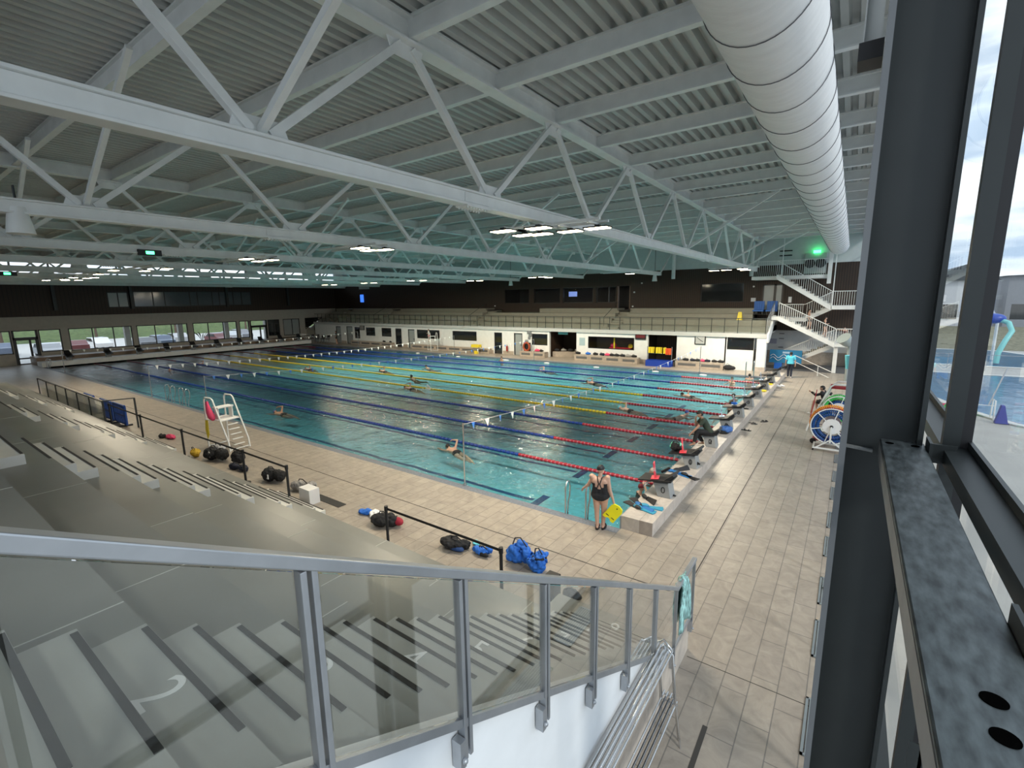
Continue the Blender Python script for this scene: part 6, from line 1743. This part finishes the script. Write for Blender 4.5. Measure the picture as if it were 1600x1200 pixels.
swimmer('person with blue cap doing crawl beside the red end of the first yellow rope', -5.1, 12.2, -1.75 + PI, M_cyan, None, M_skin, 'crawl')
swimmer('person with white and blue cap swimming towards the third block', -1.9, 12.4, -1.1, M_capblue, None, M_skin, 'breast')
swimmer('person doing crawl in the lane beyond the third yellow rope, left of the sixth block', -3.4, 17.2, 1.2, None, M_hair, M_skin, 'crawl')
swimmer('person standing in the water at the sixth block, dark hair', -.72, 17.2, 1.2, None, M_hair, M_skin, 'stand')
swimmer('person with arms folded standing in the water behind the fifth block', -.42, 14.6, -1.0, None, M_hair, M_skin2, 'folded', suit=M_blackcloth)
swimmer('person with dark hair standing in the water near the ninth block', -1.9, 22.9, 2.6, None, M_hair, M_skin, 'stand')
swimmer('person with bare back standing in the far right pool corner between the ladder rails', -1.2, 24.9, .3, None, M_hair, M_skin, 'stand')
swimmer('person doing crawl in the fifth lane, with one pale arm out of the water', -9.9, 18.2, 1.4, M_black, None, M_skin, 'crawl')
swimmer('person doing crawl in the far blue lanes, below the short bench', -15.4, 21.0, 1.5, M_capblue, None, M_skin, 'crawl')
swimmer('person resting at the far pool edge left of the far pole', -21.9, 24.7, 2.9, None, M_hair, M_skin2, 'stand')
swimmer('person swimming in the far lane right of the far lifeguard chair', -24.5, 17.6, 1.6, M_black, None, M_skin2, 'breast')
swimmer('person swimming near the second pennant line in the middle lanes', -26.5, 14.5, 1.55, M_black, None, M_skin2, 'crawl')
swimmer('person swimming between the yellow ropes, seen as a dark head', -21.5, 13.2, 1.5, None, M_hair, M_skin2, 'breast')
swimmer('person swimming in the yellow lanes far down the pool', -33.0, 12.0, 1.6, M_capred, None, M_skin2, 'crawl')
swimmer('person swimming near the far blocks at the left', -45.0, 8.6, 1.6, M_black, None, M_skin2, 'crawl')
swimmer('person swimming near the far lane ends, third from the left blocks', -43.0, 5.5, 1.6, M_capblue, None, M_skin2, 'breast')
# splash
m = MB(); r = random.Random(9)
for k in range(46): m.ell((-17.2 + r.gauss(0, .16), 10.6 + r.gauss(0, .1), ZW + abs(r.gauss(0, .22))), r.uniform(.012, .045), nu=6, nv=4)
o = solo(m, 'splash', M_whitep, 'white splash of water behind the swimmer at the nearest yellow rope', 'splash'); o['kind'] = 'stuff'

# ---- simple standing figures further away
def stander(lb, x, y, z, rz, s=1.0, skin=None, top=None, bot=None, suit=None, arm='down', step=0.0):
    t = thing('person', lb, 'person', (x, y, z), rz); t.scale = (s, s, s)
    B = Body()
    torso(B, (0, 0, .92), (0, .02, 1.30), (1, 0, 0)); B.cap('neck', (0, .02, 1.4), (0, .03, 1.48), .05, .048); B.head((0, .04, 1.57), pitch=-.1)
    limb(B, 'leg', (-.09, 0, .9), (-.09, .08 + step, .49), (-.08, step, .09), .085, .058, .04); foot(B, (-.08, step, .09), (0, 1, 0))
    limb(B, 'leg', (.09, 0, .9), (.09, .03, .48), (.08, -.06, .09), .085, .058, .04); foot(B, (.08, -.06, .09), (0, 1, 0))
    limb(B, 'armL', (-.2, .02, 1.38), (-.26, .0, 1.1), (-.22, .14, .9), .046, .037, .027); B.hand('handL', (-.22, .14, .9), (0, .3, -1), (1, 0, 0), (0, 1, 0))
    if arm == 'out': limb(B, 'armR', (.2, .02, 1.38), (.46, .04, 1.36), (.7, .1, 1.38), .046, .037, .027); B.hand('handR', (.7, .1, 1.38), (1, .1, 0), (0, 0, -1), (0, 1, 0))
    elif arm == 'bent': limb(B, 'armR', (.2, .02, 1.38), (.26, .0, 1.12), (.12, .24, 1.1), .046, .037, .027); B.hand('handR', (.12, .24, 1.1), (-.6, .6, .2), (0, -1, 0), (0, 0, 1))
    else: limb(B, 'armR', (.2, .02, 1.38), (.27, -.02, 1.1), (.27, .08, .86), .046, .037, .027); B.hand('handR', (.27, .08, .86), (0, .3, -1), (-1, 0, 0), (0, 1, 0))
    B.build('body', t, skin or M_skin, .016, 3)
    if suit: B.cloth('swimsuit', suit, lambda nm, tt, p: nm == 'torso' and .84 < p.z < 1.28, .007)
    if top: B.cloth('top', top, lambda nm, tt, p: (nm == 'torso' and p.z > .95) or (nm in ('armL_upper', 'armR_upper') and tt < .7), .016, 1)
    if bot: B.cloth('shorts', bot, lambda nm, tt, p: (nm == 'leg_upper' and tt < .55) or (nm == 'torso' and p.z <= .95), .014, 1)
    B.hair(M_hair, .018); B.face(False)
    return t
stander('person in dark swim shorts, upper of the two walking down the white stairs', 1.55, 30.0, 2.98, -1.7, .86, M_skin2, bot=M_blackcloth, step=.1)
stander('person in dark bikini, lower of the two walking down the white stairs', 2.55, 30.0, 2.48, -1.4, .84, M_skin, suit=M_blackcloth, step=.12, arm='bent')
stander('child in dark swimsuit stretching an arm over the railing of the low stair landing', 3.75, 30.0, 2.1, 2.9, .66, M_skin, suit=mat('maroon_swimsuit', (.10, .02, .03), .7), arm='out')
stander('person in black standing on the far deck near the far left corner', -50.5, 27.0, 0, 2.5, 1.0, M_skin, top=M_blackcloth, bot=M_blackcloth)
stander('person in red shorts and white top sitting high on the far lifeguard chair', -33.55, 27.0, .95, 2.4, .82, M_skin, top=M_whitep, bot=M_pink, arm='bent')
stander('dark figure standing in the bright doorway above the balcony', -13.45, 34.6, 4.3, 2.6, 1.0, M_skin2, top=M_greyfab, bot=M_blackcloth)
stander('person in light shirt behind the large dark upper window', -5.1, 33.75, 4.3, 3.0, .9, M_skin, top=M_whitep, bot=M_blackcloth)
stander('person standing outside at the corner of the outdoor pool', 8.9, 19.6, 0, .6, .85, M_skin, bot=M_blackcloth)
# ================================================================== OUTSIDE
m = MB(); m.bx(4.6, 60, -30, 110, -.7, -.02)
struct(m, 'ground_outside', mat('outdoor_concrete', (.40, .39, .37), .7, var=.1, vscale=.6), label='pale concrete terrace outside the glass wall', cat='ground')
m = MB(); m.bx(-130, -59.4, -60, 90, -.7, -.05)
struct(m, 'ground_left', mat('asphalt', (.55, .54, .52), .8), label='bright car park outside the far end wall', cat='ground')
m = MB(); m.prism([(-95, -60, -.05), (-130, -60, 6), (-130, 90, 6), (-95, 90, -.05)], (0, 0, -.3))
o = m.build('grass_bank', mat('green_grass', (.09, .13, .04), .9, var=.35, vscale=2)); tag(o, 'green grass bank beyond the car park', 'grass', kind='stuff')
M_pb = mat_water('outdoor_pool_water', (.74, .88, .96), 3.0, .6)
M_pbf = mat('outdoor_pool_floor', (.16, .48, .72), .5)
def outpool(pts, lb, zf=-.0):
    t = thing('outdoor_pool', lb, 'pool', (pts[0][0], pts[0][1], 0), world=True)
    m = MB(); m.prism([(x, y, -.015) for x, y in pts], (0, 0, .012)); m.build('pool_bottom', M_pbf, t)
    m = MB(); m.add([(x, y, .02) for x, y in pts], [tuple(range(len(pts)))]); m.build('pool_surface', M_pb, t)
    m = MB()
    for a, b in zip(pts, pts[1:] + pts[:1]): m.bar((a[0], a[1], .02), (b[0], b[1], .02), .35, .06)
    m.build('pool_edge', mat('pale_pool_edge', (.62, .62, .60), .6), t)
outpool([(9.95, 17.5), (14.0, 14.0), (26, 14.0), (26, 33.5), (7.6, 33.5), (7.6, 23.5), (8.6, 20.2)], 'rippled outdoor swimming pool close behind the glass wall')
outpool([(9.0, 38.5), (17.2, 38.5), (20.0, 41), (15.5, 52), (9.5, 52)], 'bright blue shallow outdoor pool further away')
m = MB(); m.bx(14, 26, 21.5, 22.3, 0, .18); solo(m, 'pool_walkway', mat('pale_pool_edge', (.62, .62, .60), .6), 'pale walkway crossing the outdoor pool', 'walkway')
m = MB(); m.bx(15.1, 15.7, 21.4, 22.4, .18, .75); solo(m, 'outdoor_block', M_black, 'black starting block on the outdoor walkway', 'block')
t = thing('slide_tube', 'pale turquoise curved water slide tube with blue top', 'slide', (15, 47, 0), world=True)
MB().tube([(13.3, 40.3, .1), (13.35, 40.4, .9), (13.7, 40.8, 1.8), (14.05, 41.2, 2.5), (13.9, 41.7, 3.1), (13.45, 42, 3.3)], .17, n=12).build('tube', mat('turquoise_tube', (.25, .62, .60), .4), t)
m = MB(); m.ell((13.1, 42.2, 3.4), (.75, .6, .4), nu=16, nv=10); m.ell((12.7, 42.2, 3.0), (.4, .35, .45)); m.build('blue_top', mat('deep_blue_gloss', (.02, .07, .40), .35), t)
m = MB()
for x, y in ((12.3, 43), (13.6, 43.5)): m.cyl((x, y, 0), (x, y, 3.3), .1, n=8)
m.bar((12.2, 43, 5.6), (13.4, 42.8, 3.3), .25, .25); m.build('tower_leg', M_steelwhite, t)
def building(x0, x1, y0, y1, h, mt, lb, gable=0):
    t = thing('building', lb, 'building', ((x0 + x1) / 2, (y0 + y1) / 2, 0), world=True)
    MB().bx(x0, x1, y0, y1, 0, h).build('wall', mt, t)
    m = MB(); xm = (x0 + x1) / 2
    m.prism([(x0 - .4, y0 - .4, h), (x1 + .4, y0 - .4, h), (xm + gable, y0 - .4, h + (1.8 if gable else .3))], (0, y1 - y0 + .8, 0)); m.build('roof', mat('dark_grey_roof', (.07, .08, .09), .6), t)
    for k in range(3):
        MB().bx(x0 + 2 + 3 * k, x0 + 3.6 + 3 * k, y0 - .06, y0, h * .35, h * .6).build('window', M_dkglass, t)
building(19.5, 40, 74, 90, 7.4, mat('grey_cladding', (.30, .31, .33), .6), 'grey flat building beyond the water slide')
building(10.5, 17, 66, 80, 6.8, mat('pale_cladding', (.62, .63, .65), .6), 'pale building with dark gable seen between column and window post', gable=.5)
m = MB(); m.prism([(11, 53, 0), (34, 53, 0), (34, 65, 1.6), (11, 65, 1.6)], (0, 0, -.2)); solo(m, 'earth_bank', mat('brown_grass_bank', (.20, .19, .13), .9, var=.3, vscale=3), 'brownish grass bank behind the outdoor pools', 'bank')
t = thing('outdoor_fence', 'thin grey metal fence behind the outdoor pool', 'fence', (16, 36, 0), world=True)
m = MB(); m.bar((8, 36, 1.1), (30, 36, 1.1), .04, .04); m.build('rail', M_alu, t)
for k in range(12): MB().bx(8 + 2 * k, 8.04 + 2 * k, 36, 36.04, 0, 1.1).build('post', M_alu, t)
# furniture by the outdoor pool
m = MB(); m.prism([(9.35, 17.4, 0), (9.75, 17.4, 0), (9.6, 17.5, .75), (9.5, 17.5, .75)], (0, .25, 0)); solo(m, 'blue_umbrella', mat('violet_blue_cloth', (.08, .09, .35), .7), 'blue folded cloth at the corner of the outdoor pool', 'cloth')
t = thing('outdoor_stand', 'pale tubular stand with a tall grey pole at the outdoor pool corner', 'stand', (9.1, 18.2, 0), world=True)
m = MB()
for x in (8.75, 9.4): m.tube([(x, 18.0, 0), (x, 18.05, .85), (x, 18.5, .85), (x, 18.55, 0)], .03, n=6)
m.bar((8.75, 18.2, .6), (9.4, 18.2, .6), .03, .03); m.build('tube_frame', M_steelwhite, t); MB().cyl((9.25, 18.3, .6), (9.75, 18.9, 2.2), .03, n=6).build('grey_pole', M_alu, t)
for k, (x, y, mt, c) in enumerate(((8.1, 19.6, M_pink, 'pink'), (8.35, 19.3, M_pink, 'rose'), (8.75, 18.85, M_green, 'light green'), (7.95, 18.9, M_green, 'green'))):
    m = MB(); m.ell((x, y, .14), (.28, .2, .16), zmin=-.8); m.ell((x + .1, y, .3), (.15, .13, .12)); solo(m, 'outdoor_bag', mt, '%s bag lying at the edge of the outdoor pool' % c, 'bag')
# cars in the car park
def car(x, y, rz, c, lb):
    t = thing('car', lb, 'car', (x, y, -.05), rz)
    m = MB(); m.prism([(-2.1, -.85, .3), (2.1, -.85, .3), (2.1, -.85, .8), (1.2, -.85, .95), (.6, -.85, 1.42), (-1.0, -.85, 1.45), (-1.7, -.85, 1.0), (-2.1, -.85, .95)], (0, 1.7, 0)); m.build('car_body', mat('car_paint_' + c[0], c[1], .3, coat=.6), t, bevel=.05)
    m = MB(); m.prism([(.9, -.87, .98), (.55, -.87, 1.36), (-.95, -.87, 1.38), (-1.45, -.87, 1.0)], (0, 1.74, 0)); m.build('car_window', M_dkglass, t)
    for sx in (-1.3, 1.3):
        for sy in (-.8, .65): MB().cyl((sx, sy, .32), (sx, sy + .18, .32), .32, n=16).build('wheel', M_black, t)
cc = [('silver', (.5, .5, .52)), ('white', (.8, .8, .8)), ('blue', (.12, .15, .22)), ('red', (.22, .05, .05)), ('grey', (.2, .2, .22))]
for k in range(12):
    c = cc[(k * 3 + 1) % 5]
    car(-68 - 3 * (k % 3), -6 + 2.9 * k, PI * (.02 if k % 2 else 1.0), c, '%s car parked beyond the far windows, %s from the left' % (c[0], ORD[k] if k else 'first'))
for k in range(5):
    m = MB(); y = 3 + 5.2 * k; m.bx(-62.1, -61.6, y - .25, y + .25, -.05, 3.6); solo(m, 'outdoor_pillar', mat('grey_render', (.30, .30, .28), .7), 'grey square pillar outside the far windows, %s from the left' % (ORD[k] if k else 'first'), 'pillar')
# trees behind the car park
for k in range(7):
    r = random.Random(k); x, y = -92 + r.uniform(-3, 3), -20 + 11 * k
    t = thing('tree', 'green leafy tree behind the car park, %s from the left' % (ORD[k] if k else 'first'), 'tree', (x, y, 0), world=True)
    MB().cyl((x, y, -.2), (x, y, 3), .22, .12, n=8).build('trunk', mat('bark', (.10, .07, .05), .9), t)
    m = MB()
    for q in range(260):
        v = Vector((r.gauss(0, 1), r.gauss(0, 1), r.gauss(0, .8))); v = v.normalized() * (r.random() ** .4) * 2.4
        c = Vector((x, y, 4.6)) + v; a = Vector((r.uniform(-1, 1), r.uniform(-1, 1), r.uniform(-1, 1))).normalized(); b_ = a.orthogonal().normalized()
        m.quad(c - a * .3, c + b_ * .22, c + a * .3, c - b_ * .22)
    m.build('leaves', mat('leaf_green', (.07, .14, .03), .8, var=.4), t)
# plant and furniture silhouettes inside the far windows
t = thing('potted_plant', 'large leafed potted plant before the third wide far window', 'plant', (-59.8, 15.0, 0), world=True)
MB().cyl((-60.2, 15.0, -.05), (-60.2, 15.0, .9), .3, .35, n=12).build('pot', M_dark, t)
m = MB()
for k in range(8):
    a = k * .8; m.prism([(-60.2, 15.0, .9), (-60.2 + .3 * math.cos(a) + .1, 15 + .45 * math.sin(a), 1.8), (-60.2 + .6 * math.cos(a), 15 + .9 * math.sin(a), 2.1), (-60.2 + .3 * math.cos(a) - .1, 15 + .35 * math.sin(a), 1.6)], (.01, .01, 0))
m.build('leaves', mat('dark_leaf', (.02, .05, .02), .6), t)
